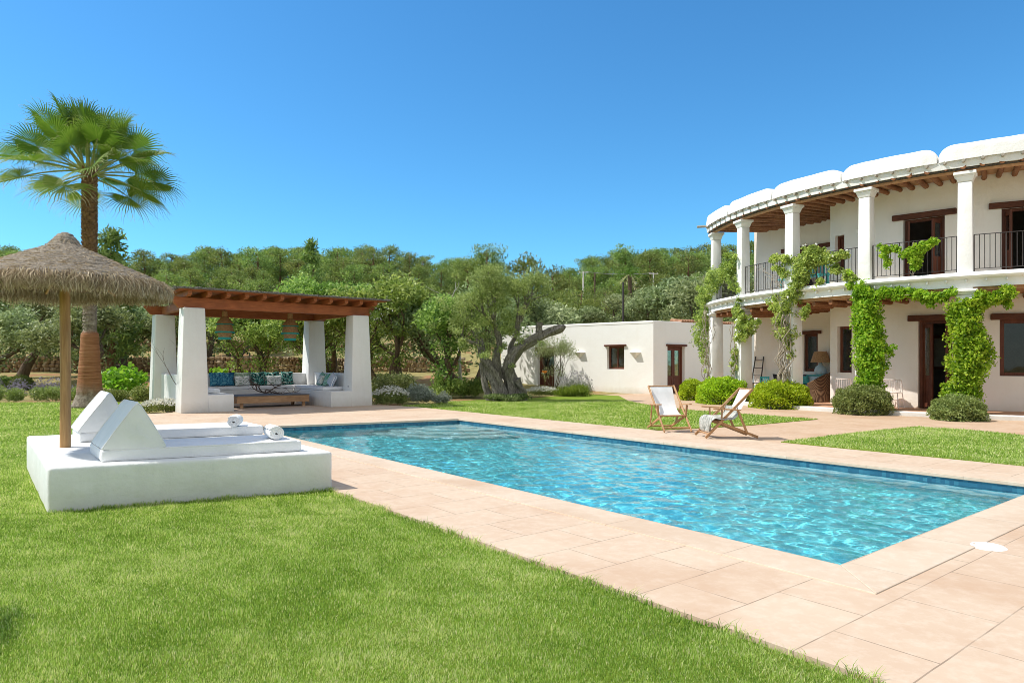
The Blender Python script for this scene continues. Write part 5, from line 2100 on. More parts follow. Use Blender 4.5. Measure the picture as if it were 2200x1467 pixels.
# --- dry stone walls
def rubble(name, label, pts, h, rows, mat, sz=0.34):
    mb = MB()
    rnd = random.Random(len(pts) * 7 + int(h * 100))
    for i in range(len(pts) - 1):
        a, b = Vector(pts[i]), Vector(pts[i + 1])
        ln_ = (b - a).length
        d = (b - a) / ln_
        rot = math.atan2(d.y, d.x)
        for r in range(rows):
            s = rnd.uniform(-.2, 0)
            rh = h / rows
            while s < ln_:
                w = sz * rnd.uniform(.55, 1.45)
                p = a + d * (s + w / 2)
                base = tz(p.x, p.y - 0.4)
                # a stone: a cube of 3x3x3 points pushed towards a lumpy ellipsoid
                hx, hy, hz = w * .5, 0.22, rh * rnd.uniform(.46, .60)
                c = Vector((p.x, p.y + rnd.gauss(0, .04), base + rh * (r + .5)))
                vs, fs = [], []
                nn, mm = 6, 4
                ph = rnd.uniform(0, 9)
                for j in range(mm + 1):
                    v = -math.pi / 2 + math.pi * j / mm
                    for k in range(nn):
                        u = 2 * math.pi * k / nn + ph
                        q = Vector((math.cos(u) * math.cos(v), math.sin(u) * math.cos(v), math.sin(v)))
                        m = max(abs(q.x), abs(q.y), abs(q.z)) ** 0.55
                        q = q / m * rnd.uniform(.9, 1.08)
                        q = Vector((q.x * hx, q.y * hy, q.z * hz))
                        q.rotate(Matrix.Rotation(rot, 3, 'Z'))
                        vs.append(c + q)
                for j in range(mm):
                    for k in range(nn):
                        fs.append((j * nn + k, j * nn + (k + 1) % nn, (j + 1) * nn + (k + 1) % nn, (j + 1) * nn + k))
                mb.add(vs, fs)
                s += w * 0.97
    o = mb.build(name, mat, None)
    return tag(o, label, 'stone wall')


def stone_wall_mat():
    t = NT('dry_stone')
    v = t.coord('World')
    vo = t.n('TexVoronoi', Vector=v, Scale=2.6)
    n = t.noise(v, 9, 5, 0.7)
    col = t.ramp(t.n('SeparateColor', Color=vo.outputs['Color']).outputs[0], [(0.0, (0.26, 0.16, 0.09)), (0.5, (0.40, 0.28, 0.17)), (1.0, (0.52, 0.42, 0.29))])
    col = t.mix(col, (0.17, 0.12, 0.075), t.math('MULTIPLY', n, 0.45))
    return t.done(t.principled(col, 0.95, t.bump(n, 0.8, 0.04), 0.1))


M['drystone'] = stone_wall_mat()
rubble('dry_stone_wall', 'long tan dry stone terrace wall behind the palm and pergola', [(X(-260, 42.6), 42.6, 0), (-20, 43.2, 0), (-10, 42.8, 0), (X(1000, 43), 43.0, 0)], 0.95, 4, M['drystone'])
rubble('dry_stone_wall', 'upper dry stone terrace wall glimpsed through the pergola', [(X(250, 50), 50.0, 0), (-10, 49.6, 0), (X(880, 50), 50.2, 0)], 0.8, 3, M['drystone'], 0.4)

# --- shrubs and flowers
def bush(name, label, cat, px, y, w, h, mat, n, ls, tm=.5, tv=.2, group=None, depth=None, up=.5, z0=0.0, flat=0.75, bumps=22, seed=0):
    rnd = random.Random(seed + int(px * 3 + y))
    p = at(px, y, z0)
    lb = LB()
    d = depth or w
    for i in range(bumps):
        a = rnd.uniform(0, 6.28)
        q = math.sqrt(rnd.random()) * .72
        zz = h * (0.22 + 0.55 * rnd.random() * (1 - q * q * .8))
        c = (p[0] + math.cos(a) * q * w / 2, p[1] + math.sin(a) * q * d / 2, p[2] + zz)
        lb.clump(c, (w * .22, d * .22, h * .26), int(n / bumps), ls[0], ls[1], up, tm + rnd.gauss(0, .10), tv)
    o = lb.build(name, mat, origin=p)
    return tag(o, label, cat, group)


def dome(name, label, cat, px, py, y, w, h, mat, n, ls, tm=.5, tv=.2, group=None, seed=0):
    """clipped rounded bush: leaves on the skin of a lumpy dome, over a dense core"""
    p = G(px, py)
    y = p[1]
    u = RNG.normal(size=(n, 3))
    u = unit(u)
    u[:, 2] = np.abs(u[:, 2]) * 1.0 - 0.22 * (RNG.random(n) < 0.35)
    lump = 1 + 0.05 * np.sin(u[:, 0] * 9 + seed) * np.sin(u[:, 1] * 8 + seed * 2) + 0.05 * np.sin(u[:, 2] * 11 + u[:, 0] * 6 + seed)
    rr = lump * (1 - 0.16 * RNG.random(n) ** 2)
    sq = np.sign(u) * np.abs(u) ** 0.82
    sq = sq / np.maximum(np.linalg.norm(sq, axis=1, keepdims=True), 1e-6) * (1 + 0.06 * (np.abs(u).max(axis=1, keepdims=True) < .8))
    P = np.stack([sq[:, 0] * w / 2, sq[:, 1] * w / 2, sq[:, 2] * h * .80], -1) * rr[:, None]
    P[:, 2] = np.maximum(P[:, 2] + h * .20, 0.01)
    lb = LB()
    t = np.clip(tm + 0.12 * np.sin(u[:, 0] * 6 + seed) * np.sin(u[:, 2] * 7 + 1), 0, 1)
    lb.leaves(P, ls[0], ls[1], 0.35, t, tv, out=u, outw=.8)
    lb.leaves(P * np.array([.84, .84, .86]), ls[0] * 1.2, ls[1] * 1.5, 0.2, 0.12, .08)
    V = lb
    o = V.build(name, mat)
    o.location = (X(px, y + w * .42), y + w * .42, 0)
    return tag(o, label, cat, group)


GB = 'rounded bushes along the villa terrace'
dome('round_bush', 'bright green round bush furthest left beside the annex door', 'bush', 1488, 860, 0, 1.05, .78, M['ball'], 5200, (.075, .042), .5, .18, GB, 1)
dome('round_bush', 'wide bright green round bush behind the side-on deck chair', 'bush', 1553, 869, 0, 1.78, .92, M['ball'], 9000, (.075, .042), .5, .18, GB, 2)
dome('round_bush', 'wide bright green round bush right of the deck chairs below the ladder', 'bush', 1676, 879, 0, 1.82, .86, M['ball'], 9000, (.075, .042), .5, .18, GB, 3)
dome('round_bush', 'dull green rosemary like bush at the foot of the dense leafy column', 'bush', 1852, 892, 0, 1.50, .80, M['rosemary'], 9000, (.08, .022), .5, .2, GB, 4)
dome('round_bush', 'small olive green bush at the foot of the rightmost leafy column', 'bush', 2056, 905, 0, 1.20, .60, M['rosemary'], 6500, (.08, .024), .6, .2, GB, 5)

def hedge_row(name, label, cat, px0, px1, y, h, mat, n, ls, tm=.5, tv=.2, dep=.8):
    lb = LB()
    x0, x1 = X(px0, y), X(px1, y)
    k = max(3, int((x1 - x0) / .35))
    for i in range(k):
        x = x0 + (x1 - x0) * (i + random.random()) / k
        hh = h * random.uniform(.7, 1.1)
        lb.clump((x, y + random.uniform(-.3, .3) * dep, tz(x, y) + hh * .5), (.34, .30, hh * .5), int(n / k), ls[0], ls[1], .7, tm + random.gauss(0, .1), tv)
    return tag(lb.build(name, mat, origin=((x0 + x1) / 2, y, tz(x0, y))), label, cat)


hedge_row('low_hedge', 'low green hedge along the back of the lawn left of the palm', 'hedge', -140, 168, 24.9, .62, M['rosemary'], 9000, (.10, .035), .62)
hedge_row('low_hedge', 'low green hedge between the palm and the pergola', 'hedge', 212, 322, 24.6, .60, M['rosemary'], 4200, (.10, .035), .60)
hedge_row('lavender_row', 'greyish purple lavender row behind the low hedge', 'lavender', -140, 190, 26.4, .85, M['lav'], 4200, (.10, .025), .5)
dome('round_shrub', 'dark round shrub at the far left on the dry lawn', 'shrub', 13, 842, 0, 1.0, .75, M['pine'], 2600, (.10, .04), .35, .15, 'dark shrubs on the dry lawn', 6)
dome('round_shrub', 'dark round shrub left of the parasol pole on the dry lawn', 'shrub', 46, 842, 0, 1.1, .80, M['pine'], 2600, (.10, .04), .35, .15, 'dark shrubs on the dry lawn', 7)
bush('fig_shrub', 'bright green broad leaved fig shrub right of the palm trunk', 'shrub', 262, 26.5, 2.1, 1.55, M['fig'], 900, (.20, .15), .6, .2, up=.2)
bush('fig_shrub', 'bright green broad leaved shrub behind the left of the back bench', 'shrub', 473, 27.5, 1.5, 1.35, M['fig'], 700, (.19, .14), .55, .2, up=.2)
bush('fig_shrub', 'yellow green shrub behind the middle of the back bench', 'shrub', 538, 29, 1.2, 1.2, M['fig'], 500, (.17, .10), .7, .2, up=.2)


def flowers(name, label, px, y, w, h, depth, green, nl, nf, cat='flowering bush', fm='petal', fs=(.05, .045), seed=0, ls=(.075, .022), tm=.5):
    p = at(px, y)
    root = thing(name, label, cat, p)
    rnd = random.Random(seed)
    lb = LB()
    for i in range(18):
        a = rnd.uniform(0, 6.28)
        q = math.sqrt(rnd.random()) * .75
        lb.clump((math.cos(a) * q * w / 2, math.sin(a) * q * depth / 2, h * (.3 + .3 * rnd.random() * (1 - q))), (w * .2, depth * .2, h * .35), nl // 18, ls[0], ls[1], .9, tm + rnd.gauss(0, .1), .2)
    lb.build('foliage', M[green], root)
    fb = LB()
    u = RNG.uniform(-1, 1, size=(nf, 2))
    u = u[(u ** 2).sum(1) < 1]
    zz = h * (.62 + .42 * (1 - (u ** 2).sum(1))) * RNG.uniform(.8, 1.1, len(u))
    fb.leaves(np.stack([u[:, 0] * w / 2, u[:, 1] * depth / 2, zz], -1), fs[0], fs[1], .2, .6, .3)
    fb.build('blossom', M[fm], root)
    return root


flowers('daisy_clump', 'low clump of white daisies at the foot of the left front pergola pillar', 350, 19.7, 1.25, .36, .8, 'rosemary', 3000, 800, fs=(.06, .055), seed=1)
flowers('daisy_clump', 'low dark shrub with small white flowers beside the right front pergola pillar', 838, 23.0, 1.3, .60, 1.0, 'rosemary', 4200, 700, fs=(.055, .05), seed=2, tm=.3)
bush('silver_bush', 'rounded silvery grey bush right of the pergola', 'bush', 900, 23.8, 1.25, .78, M['silver'], 5200, (.09, .022), .5, .2)
bush('silver_bush', 'small pale grey green bush at the lawn edge right of the silvery one', 'bush', 948, 23.6, .72, .46, M['silver'], 2400, (.085, .022), .6, .2)
bush('dark_shrub', 'dark green shrub behind the silvery bush', 'shrub', 845, 26.5, 2.2, 1.25, M['scrub'], 4600, (.12, .045), .35, .2)
bush('leafy_shrub', 'upright fresh green shrub left of the old olive trunk', 'shrub', 960, 28.0, 1.8, 1.05, M['carob'], 5200, (.12, .035), .5, .22, up=1.2)
bush('leafy_shrub', 'upright green shrub touching the old olive trunk at left', 'shrub', 1012, 28.6, 1.7, .95, M['carob'], 4600, (.12, .035), .38, .2, up=1.2)
bush('leafy_shrub', 'dark green low plants growing around the old olive base', 'plants', 1092, 25.1, 1.9, .34, M['scrub'], 2600, (.10, .04), .4, .25, up=.8, depth=.9)
flowers('flower_bed', 'low pinkish white flowers at the annex wall behind the old olive', 1165, 29.2, 1.6, .38, 1.0, 'rosemary', 2600, 900, seed=5, fs=(.05, .05), fm='petal')
bush('grass_tuft', 'bright green ornamental grass tuft in front of the annex', 'grass', 1232, 28.8, 1.75, .52, M['grassy'], 5200, (.24, .014), .55, .2, up=2.2, depth=1.0)
flowers('lavender_clump', 'tall pale lavender stems behind the ornamental grass tuft', 1238, 30.2, 1.5, 1.0, .8, 'silver', 1500, 380, cat='lavender', fm='lav', fs=(.07, .03), seed=6, ls=(.20, .012))
sp_ = at(1190, 31.0)
sr = thing('tall_shrub', 'tall sparse grey leaved shrub in front of the annex door', 'shrub', sp_)
mb, tips = MB(), []
rnd = random.Random(9)
for k in range(7):
    a = rnd.uniform(0, 6.28)
    grow(mb, Vector((0, 0, 0)), Vector((math.cos(a) * .35, math.sin(a) * .3, 1)).normalized(), .022, 1.1, 2, rnd, tips, .4, .35, sides=5)
mb.build('stem', M['bark'], sr, smooth='all')
lb = LB()
for t in tips:
    lb.clump(tuple(t), (.24, .24, .34), 46, .10, .026, .4, .62, .2)
lb.build('foliage', M['olive'], sr)
pp = at(1170, 29.8)
po_ = thing('poppy', 'single orange flower beside the tall shrub at the annex', 'flower', pp)
MB().tube([(0, 0, 0), (.02, 0, .5), (0, 0, .98)], .008, 5).build('stem', M['petiole'], po_)
MB().lathe([(0, .95), (.09, .99), (.12, 1.06), (.10, 1.06), (0, .99)], n=10).build('blossom', M['orange_flower'], po_, smooth=True)

# --- the bare grey climber on the left pergola pillar
bp = pgw(0.02, 0.72)
bt_ = thing('bare_climber', 'leafless grey climber on the left side of the pergola', 'climber', bp)
mb, tips = MB(), []
rnd = random.Random(21)
for k in range(3):
    grow(mb, Vector((rnd.uniform(-.15, .1), rnd.uniform(-.25, .25), 0)), Vector((rnd.uniform(-.15, .15), rnd.uniform(-.2, .2), 1)).normalized(), 0.015, 1.05, 2, rnd, tips, .28, .3, sides=5)
mb.build('stem', M['drift'], bt_, smooth='all')
# flowering sprig over the right end of the beam
fp = pgw(PW + .62, -0.05, 3.0)
fr2 = thing('flowering_sprig', 'small white flowering creeper hanging at the right end of the pergola beams', 'creeper', fp)
lb = LB()
for k in range(9):
    lb.clump((random.gauss(0, .22), random.gauss(0, .15), random.gauss(0, .16)), (.13, .13, .12), 34, .07, .04, 0, .5, .2)
lb.build('foliage', M['rose'], fr2)
lb = LB()
lb.leaves(RNG.normal(size=(46, 3)) * np.array([.26, .18, .18]), .07, .06, 0, .7, .2)
lb.build('blossom', M['petal'], fr2)

# --- old gnarled olive
OP = (-0.15, 25.7, 0.0)
old = thing('old_olive_tree', 'ancient olive tree with twisted grey trunk and a thick leaning limb', 'olive tree', OP)


def gnarl(seed, amp=.28):
    def f(an, t, p):
        tw_ = an + t * 2.6 + seed
        v = 1 + amp * .55 * math.sin(tw_ * 3 + 1.7 * math.sin(t * 9 + seed)) + amp * .35 * math.sin(tw_ * 5 - t * 6 + seed * 2) + amp * .2 * math.sin(tw_ * 9 + t * 12)
        v += amp * .8 * noise.noise(Vector((p.x * 2.6 + math.cos(an) * .9, p.y * 2.6 + math.sin(an) * .9, p.z * 1.6)))
        return v
    return f


def smooth_path(pts, rs, n=44):
    P = [Vector(p) for p in pts]
    m = len(P) - 1
    op_, or_ = [], []
    for i in range(n + 1):
        t = i / n * m
        k = min(int(t), m - 1)
        f = t - k
        p0, p1, p2, p3 = P[max(k - 1, 0)], P[k], P[k + 1], P[min(k + 2, m)]
        q = 0.5 * ((2 * p1) + (p2 - p0) * f + (2 * p0 - 5 * p1 + 4 * p2 - p3) * f * f + (3 * p1 - p0 - 3 * p2 + p3) * f ** 3)
        op_.append(q)
        or_.append(rs[k] * (1 - f) + rs[k + 1] * f)
    return op_, or_


tm_ = MB()
sx = 25.7 / F


def ow(px, py, dy=0.0):
    return ((px - 1100) * sx - OP[0] * 0 + 0.15, dy, H + (HZ - py) * sx)


LIMBS = [([ow(1106, 872), ow(1100, 830, .1), ow(1092, 790, .0), ow(1110, 755, -.1), ow(1140, 733, -.15), ow(1175, 717, -.2), ow(1204, 706, -.25), ow(1211, 699, -.25)], [.62, .50, .44, .40, .33, .30, .27, .10], 1.0),
         ([ow(1078, 872, -.1), ow(1070, 835, -.1), ow(1056, 800, -.05), ow(1040, 770, 0), ow(1033, 745, .05), ow(1028, 725, .1)], [.52, .44, .40, .34, .26, .17], 2.2),
         ([ow(1060, 868, -.1), ow(1046, 838, -.1), ow(1040, 806, -.05), ow(1036, 778, 0)], [.30, .24, .22, .2], 3.4),
         ([ow(1075, 815, .2), ow(1066, 775, .15), ow(1072, 735, .1), ow(1064, 700, .1), ow(1050, 668, .1)], [.30, .27, .22, .16, .10], 4.1),
         ([ow(1100, 790, .3), ow(1096, 750, .35), ow(1110, 712, .3), ow(1118, 680, .3)], [.26, .2, .15, .09], 5.0),
         ([ow(1162, 722, -.15), ow(1158, 708, -.15), ow(1160, 693, -.15)], [.18, .15, .12], 6.0),
         ([ow(1120, 868, .2), ow(1122, 850, .1), ow(1108, 815, 0)], [.34, .25, .25], 7.0)]
for (pts, rs, sd) in LIMBS:
    q, r_ = smooth_path(pts, [v * ((.46 if k else .50) if len(pts) > 3 else .7) for k, v in enumerate(rs)], 60)
    tm_.tube(q, r_, 40, gnarl(sd, .42))
rnd = random.Random(31)
tips = []
for (px, py, dx, dz, dy) in ((1030, 735, -.6, .8, .1), (1034, 745, -.9, .4, -.4), (1052, 672, -.2, 1, 0), (1050, 668, .4, 1, .3), (1066, 700, -.6, .8, -.4), (1118, 682, .5, .9, .2), (1110, 705, -.2, 1, -.3), (1060, 690, 0.2, .9, -.6), (1028, 728, -.3, 1, .4), (1118, 690, .1, .8, -.6)):
    p = Vector(ow(px, py, .1))
    grow(tm_, p, Vector((dx, dy, dz)).normalized(), .085, .78, 2, rnd, tips, .6, .18, kids=(2, 3))
tm_.build('trunk', M['bark_grey'], old, smooth='all')
lb = LB()
for t in tips:
    k = rnd.uniform(.75, 1.25)
    lb.clump(tuple(t), (.40 * k, .40 * k, .34 * k), int(150 * k), .10, .030, -.1, .60 + rnd.gauss(0, .12), .2)
for (px, py, n_, r_) in ((1055, 645, 900, .55), (1072, 628, 700, .42), (985, 655, 500, .42), (972, 700, 400, .36), (1040, 715, 600, .45), (1072, 735, 500, .4), (1008, 728, 500, .4), (1098, 690, 600, .45), (1030, 665, 500, .45), (1048, 760, 300, .30), (1085, 765, 260, .28), (1118, 738, 300, .30), (1020, 690, 900, .55), (1090, 670, 900, .55), (1050, 700, 700, .5), (1000, 720, 500, .4), (985, 680, 400, .4), (1095, 720, 420, .4), (1130, 735, 300, .35), (1058, 612, 400, .32)):
    for j in range(4):
        c = ow(px + rnd.gauss(0, 18), py + rnd.gauss(0, 12), rnd.gauss(0, .6))
        lb.clump(c, (r_ * .55, r_ * .55, r_ * .42), n_ // 5, .105, .034, -.1, .62 + rnd.gauss(0, .12), .2)
lb.build('crown', M['old_olive'], old)

# bare bleached branches poking out left of the old olive
bd = thing('bare_tree', 'bleached leafless branches standing left of the old olive crown', 'bare tree', at(985, 29.5))
mb, tips = MB(), []
rnd = random.Random(13)
k = 29.5 / F
for (px, py, d, r_, ln_) in ((985, 700, (-.25, 0, 1), .045, 1.0), (988, 690, (.5, 0, .75), .035, .9), (984, 705, (.95, .1, .05), .03, .8)):
    grow(mb, Vector(((px - 985) * k, 0, Zat(py, 29.5))), Vector(d).normalized(), r_, ln_, 2, rnd, tips, .55, .1, sides=6, kids=(1, 2))
mb.tube([(0.1, 0, 0), (0.05, 0, 1.4), (0, 0, Zat(700, 29.5))], [.08, .065, .045], 8)
mb.build('trunk', M['dead'], bd, smooth='all')

# ================================================================== FAN PALM
PB = (X(192, 21.6), 21.6, 0.0)
palm = thing('fan_palm', 'tall fan palm with ringed reddish trunk behind the daybed', 'palm tree', PB)
PTOP = Zat(367, 21.6)
n = 90
pts, rs = [], []
for i in range(n + 1):
    z = PTOP * i / n
    f = i / n
    r = 0.34 * (1 - f) ** 6 * .35 + 0.30 - 0.07 * min(1, z / 2.6)
    if z < 0.35:
        r += 0.10 * (1 - z / .35)
    if z > 2.35:
        r = .195 - .015 * (f)
    r *= 1 + 0.014 * math.sin(i * 2.2) + 0.02 * noise.noise(Vector((0, 0, i * .6)))
    pts.append((0.015 * math.sin(z * .5), 0, z))
    rs.append(r)


def palm_trunk_mat():
    t = NT('palm_trunk')
    v = t.coord('Object')
    z = t.n('SeparateXYZ', Vector=v).outputs[2]
    ring = t.noise(t.coord('Object', scale=(.8, .8, 14)), 2.2, 5, .65)
    blotch = t.noise(t.coord('Object', scale=(1, 1, .7)), 2.5, 5, .6)
    red = t.ramp(ring, [(.3, (.19, .075, .035)), (.55, (.36, .165, .085)), (.75, (.47, .25, .14))])
    grey = t.ramp(t.noise(v, 9, 6, .7), [(.3, (.11, .085, .065)), (.55, (.30, .25, .20)), (.75, (.52, .46, .39))])
    brown = t.ramp(t.noise(v, 8, 6, .7), [(.3, (.10, .055, .03)), (.6, (.29, .17, .09)), (.8, (.46, .31, .18))])
    zz = t.math('ADD', z, t.math('MULTIPLY_ADD', blotch, .5, -.25))
    low = t.mix(grey, red, t.n('MapRange', Value=zz, i1=.35, i2=.75).outputs[0])
    c = t.mix(low, grey, t.n('MapRange', Value=zz, i1=2.3, i2=2.42).outputs[0])
    c = t.mix(c, brown, t.n('MapRange', Value=zz, i1=2.9, i2=3.7).outputs[0])
    return t.done(t.principled(c, .9, t.bump(t.math('ADD', ring, blotch), .7, .03), .1))


M['palm_trunk'] = palm_trunk_mat()
MB().tube(pts, rs, 28, lambda an, t, p: 1 + .025 * noise.noise(Vector((math.cos(an) * 3, math.sin(an) * 3, p.z * 5)))).build('trunk', M['palm_trunk'], palm, smooth='all')
lbm = MB()
for i in range(520):
    z = 2.4 + (PTOP - 2.35) * i / 520
    a = i * 2.39996
    r = .165
    up_ = .10 if z > 3.6 else .035
    o_ = .06 if z > 3.6 else .03
    p = Vector((r * math.cos(a), r * math.sin(a), z))
    q = Vector(((r + o_) * math.cos(a), (r + o_) * math.sin(a), z + up_ + random.uniform(-.03, .05)))
    lbm.bar(p, q, .085 * random.uniform(.6, 1.2), .035, up=(math.cos(a), math.sin(a), .2))
lbm.build('leaf_base', M['palm_trunk'], palm)


def frond(az, el, plen, R, seed, dry=0.0, open_=150):
    rnd = np.random.default_rng(seed)
    d = np.array([math.cos(az) * math.cos(el), math.sin(az) * math.cos(el), math.sin(el)])
    base = np.array([math.cos(az) * .12, math.sin(az) * .12, PTOP - .12 + rnd.uniform(-.15, .15)])
    # curved petiole
    pp_ = []
    for i in range(9):
        f = i / 8
        p = base + d * plen * f
        p[2] -= .17 * plen * f * f * max(.15, math.cos(el))
        pp_.append(p)
    hub = pp_[-1]
    tip = unit((pp_[-1] - pp_[-3])[None])[0]
    side = np.cross(tip, [0, 0, 1.0])
    if np.linalg.norm(side) < .2:
        side = np.array([-math.sin(az), math.cos(az), 0])
    side = unit(side[None])[0]
    # random roll of the fan about the petiole
    nrm = np.cross(side, tip)
    roll = rnd.normal(0, .65)
    side = side * math.cos(roll) + nrm * math.sin(roll)
    nrm = np.cross(side, tip)
    nseg = 46
    V, Qd, T = [], [], []
    nlen = 9
    for s in range(nseg):
        u = -1 + 2 * (s + .5) / nseg
        a = u * rad(open_)
        dirv = tip * math.cos(a) + side * math.sin(a)
        # fan is folded like a shallow cone, arched backwards
        dirv = unit((dirv + nrm * (.30 * abs(math.sin(a)) - .05))[None])[0]
        ln_ = R * (1 - .28 * (abs(u)) ** 2.2) * rnd.uniform(.93, 1.06)
        wmax = 2 * ln_ * .53 * math.tan(rad(open_) / nseg) * 0.95
        across = unit(np.cross(dirv, nrm)[None])[0]
        droop = rnd.uniform(.45, 1.25)
        b0 = len(V)
        for j in range(nlen + 1):
            f = j / nlen
            p = hub + dirv * ln_ * f
            # split tips bend down under their own weight
            k = max(0, f - .50)
            p = p + np.array([0, 0, -1.0]) * ln_ * (k * k * 1.05 * droop + .04 * f * f) + across * k * k * rnd.normal(0, .25)
            if f < .52:
                w_ = wmax * f / .52
            else:
                w_ = wmax * (1 - ((f - .52) / .48) ** .8) * .62 + .003
            pleat = nrm * (.22 * w_)
            V += [p - across * w_ / 2 - pleat, p + pleat, p + across * w_ / 2 - pleat]
            tt = .45 + rnd.normal(0, .05) + (.50 * max(0, f - .70) / .30 if rnd.random() < .8 else 0) + dry * (.25 + .4 * f)
            T += [tt, tt + .06, tt]
        for j in range(nlen):
            q = b0 + j * 3
            Qd += [(q, q + 1, q + 4, q + 3), (q + 1, q + 2, q + 5, q + 4)]
    return pp_, np.array(V), np.array(Qd), np.clip(np.array(T), 0, 1)


# az is measured around the trunk: 0 to the right, -90 towards the camera
FR = []
ga = 0.0
NF = 36
for i in range(NF):
    f = i / (NF - 1)
    el = rad(86 - 99 * f)
    ga += rad(137.5)
    FR.append((ga + random.uniform(-.2, .2), el + random.uniform(-.08, .08), 1.45 + .20 * min(1, f * 1.6) + random.uniform(-.2, .2), 1.14 + random.uniform(-.15, .12), max(0, (f - .72) * 1.6)))
for i, (az, el, pl_, R_, dry) in enumerate(FR):
    pth, V, Qd, T = frond(az, el, pl_, R_, 40 + i, dry)
    o = np_mesh('frond', V, Qd, M['palm'], palm, T)
    MB().tube([tuple(p) for p in pth], [.034 - .0022 * k for k in range(9)], 6).build('petiole', M['petiole'], o, smooth='all')

# ================================================================== CLIMBERS ON THE VILLA
def vine(name, label, base, segs, stems, leaf, ls, tm=.55, tv=.22, blossoms=0):
    dens = 3.6 if leaf == M['vine'] else 3.4
    root = thing(name, label, 'climbing vine', base)
    lb = LB()
    for (p0, p1, r0, r1, n_) in segs:
        p0, p1 = np.array(p0), np.array(p1)
        m = max(2, int(n_ * dens / 45))
        for i in range(m):
            f = (i + random.random()) / m
            c = p0 + (p1 - p0) * f
            r = r0 + (r1 - r0) * f
            off = unit(RNG.normal(size=(1, 3)))[0] * r * random.uniform(.45, 1.0)
            off[2] *= .7
            k = random.uniform(.32, .55)
            rr = max(.10, r * k)
            lb.clump(c + off, (rr, rr, rr * 1.1), 45, ls[0], ls[1], -.15, tm + random.gauss(0, .13), tv)
    lb.build('foliage', leaf, root, True)
    if stems:
        sm_ = MB()
        for (p0, p1, r, cnt, wob) in stems:
            p0, p1 = Vector(p0), Vector(p1)
            for c in range(cnt):
                a = Vector((random.gauss(0, wob), random.gauss(0, wob), 0))
                pts = []
                for i in range(13):
                    f = i / 12
                    q = p0.lerp(p1, f) + a * (0.4 + .6 * f)
                    q += Vector((noise.noise(Vector((f * 5 + c * 9, 1, c))), noise.noise(Vector((f * 5 + c * 9, 7, c))), 0)) * wob * 2.2
                    pts.append(q)
                sm_.tube(pts, [r * random.uniform(.7, 1.2) * (1 - .4 * i / 12) for i in range(13)], 6)
        sm_.build('stem', M['vine_stem'], root, True, smooth='all')
    if blossoms:
        fb = LB()
        P = []
        for i in range(blossoms):
            (p0, p1, r0, r1, n_) = random.choice(segs)
            f = random.random()
            c = np.array(p0) * (1 - f) + np.array(p1) * f
            P.append(c + unit(RNG.normal(size=(1, 3)))[0] * (r0 + (r1 - r0) * f) * 1.05)
        P = np.array(P)
        for k in range(3):
            fb.leaves(P + RNG.normal(0, .012, P.shape), .075, .06, 0, .7, .2)
        fb.build('blossom', M['petal'], root, True)
    return root


def pc(px, py, a_=None, r=RC + .28):
    """a point in front of the villa's columns, on the circle of radius r"""
    a = ang_at(px, r)
    q = hp(a, r)
    return (q[0], q[1], Zat(py, q[1]))


C1 = CA[2]
LS = (.085, .056)
vine('leafy_vine', 'dense bright green vine covering the rightmost column in view', hp(C1, RC, 0),
     [(pc(2068, 895), pc(2078, 790), .34, .40, 1500), (pc(2085, 800), pc(2085, 720), .46, .42, 1500), (pc(2080, 730), pc(2062, 660), .42, .34, 1300), (pc(2070, 665), pc(2120, 640), .28, .24, 620), (pc(2110, 645), pc(2182, 628), .24, .20, 620), (pc(2040, 880), pc(2050, 830), .24, .22, 420), (pc(2150, 632), pc(2165, 655), .14, .10, 130)],
     [(hp(C1 - 1, RC + .3, 0), hp(C1, RC + .27, 2.9), .02, 5, .08), (pc(2075, 655), pc(2176, 630), .010, 3, .04)], M['vine'], LS, .56)
C2 = CA[3]
vine('leafy_vine', 'dense yellow green vine covering the column above the dull rosemary bush', hp(C2, RC, 0),
     [(pc(1868, 840), pc(1872, 770), .34, .38, 1500), (pc(1872, 775), pc(1864, 700), .42, .38, 1700), (pc(1862, 705), pc(1862, 640), .38, .34, 1400), (pc(1855, 645), pc(1855, 612), .34, .22, 600), (pc(1880, 628), pc(1960, 632), .20, .17, 620), (pc(1960, 632), pc(2030, 640), .19, .15, 520), (pc(1985, 640), pc(2000, 655), .12, .08, 90), (pc(1910, 760), pc(1918, 745), .10, .08, 60), (pc(2020, 640), pc(2052, 622), .12, .08, 100), (pc(1835, 620), pc(1826, 590), .16, .10, 160)],
     [(hp(C2 - 1, RC + .3, 0), hp(C2, RC + .27, 3.1), .02, 5, .08), (pc(1866, 630), pc(1962, 634), .011, 3, .04), (pc(1955, 634), pc(2045, 636), .009, 3, .04)], M['vine'], LS, .62)
vine('balcony_vine', 'bright green spray of vine growing over the balcony railing at right', pc(1958, 585),
     [(pc(1965, 572), pc(1968, 535), .14, .22, 420), (pc(1950, 545), pc(1990, 530), .20, .18, 460), (pc(1990, 525), pc(2010, 520), .12, .08, 110), (pc(1935, 535), pc(1890, 530), .12, .10, 150), (pc(1900, 540), pc(1905, 575), .10, .08, 90)],
     [(pc(1962, 590), pc(1966, 520), .010, 3, .05), (pc(1962, 545), pc(1895, 532), .008, 2, .05)], M['vine'], LS, .62)
C3 = CA[4]
LR = (.085, .046)
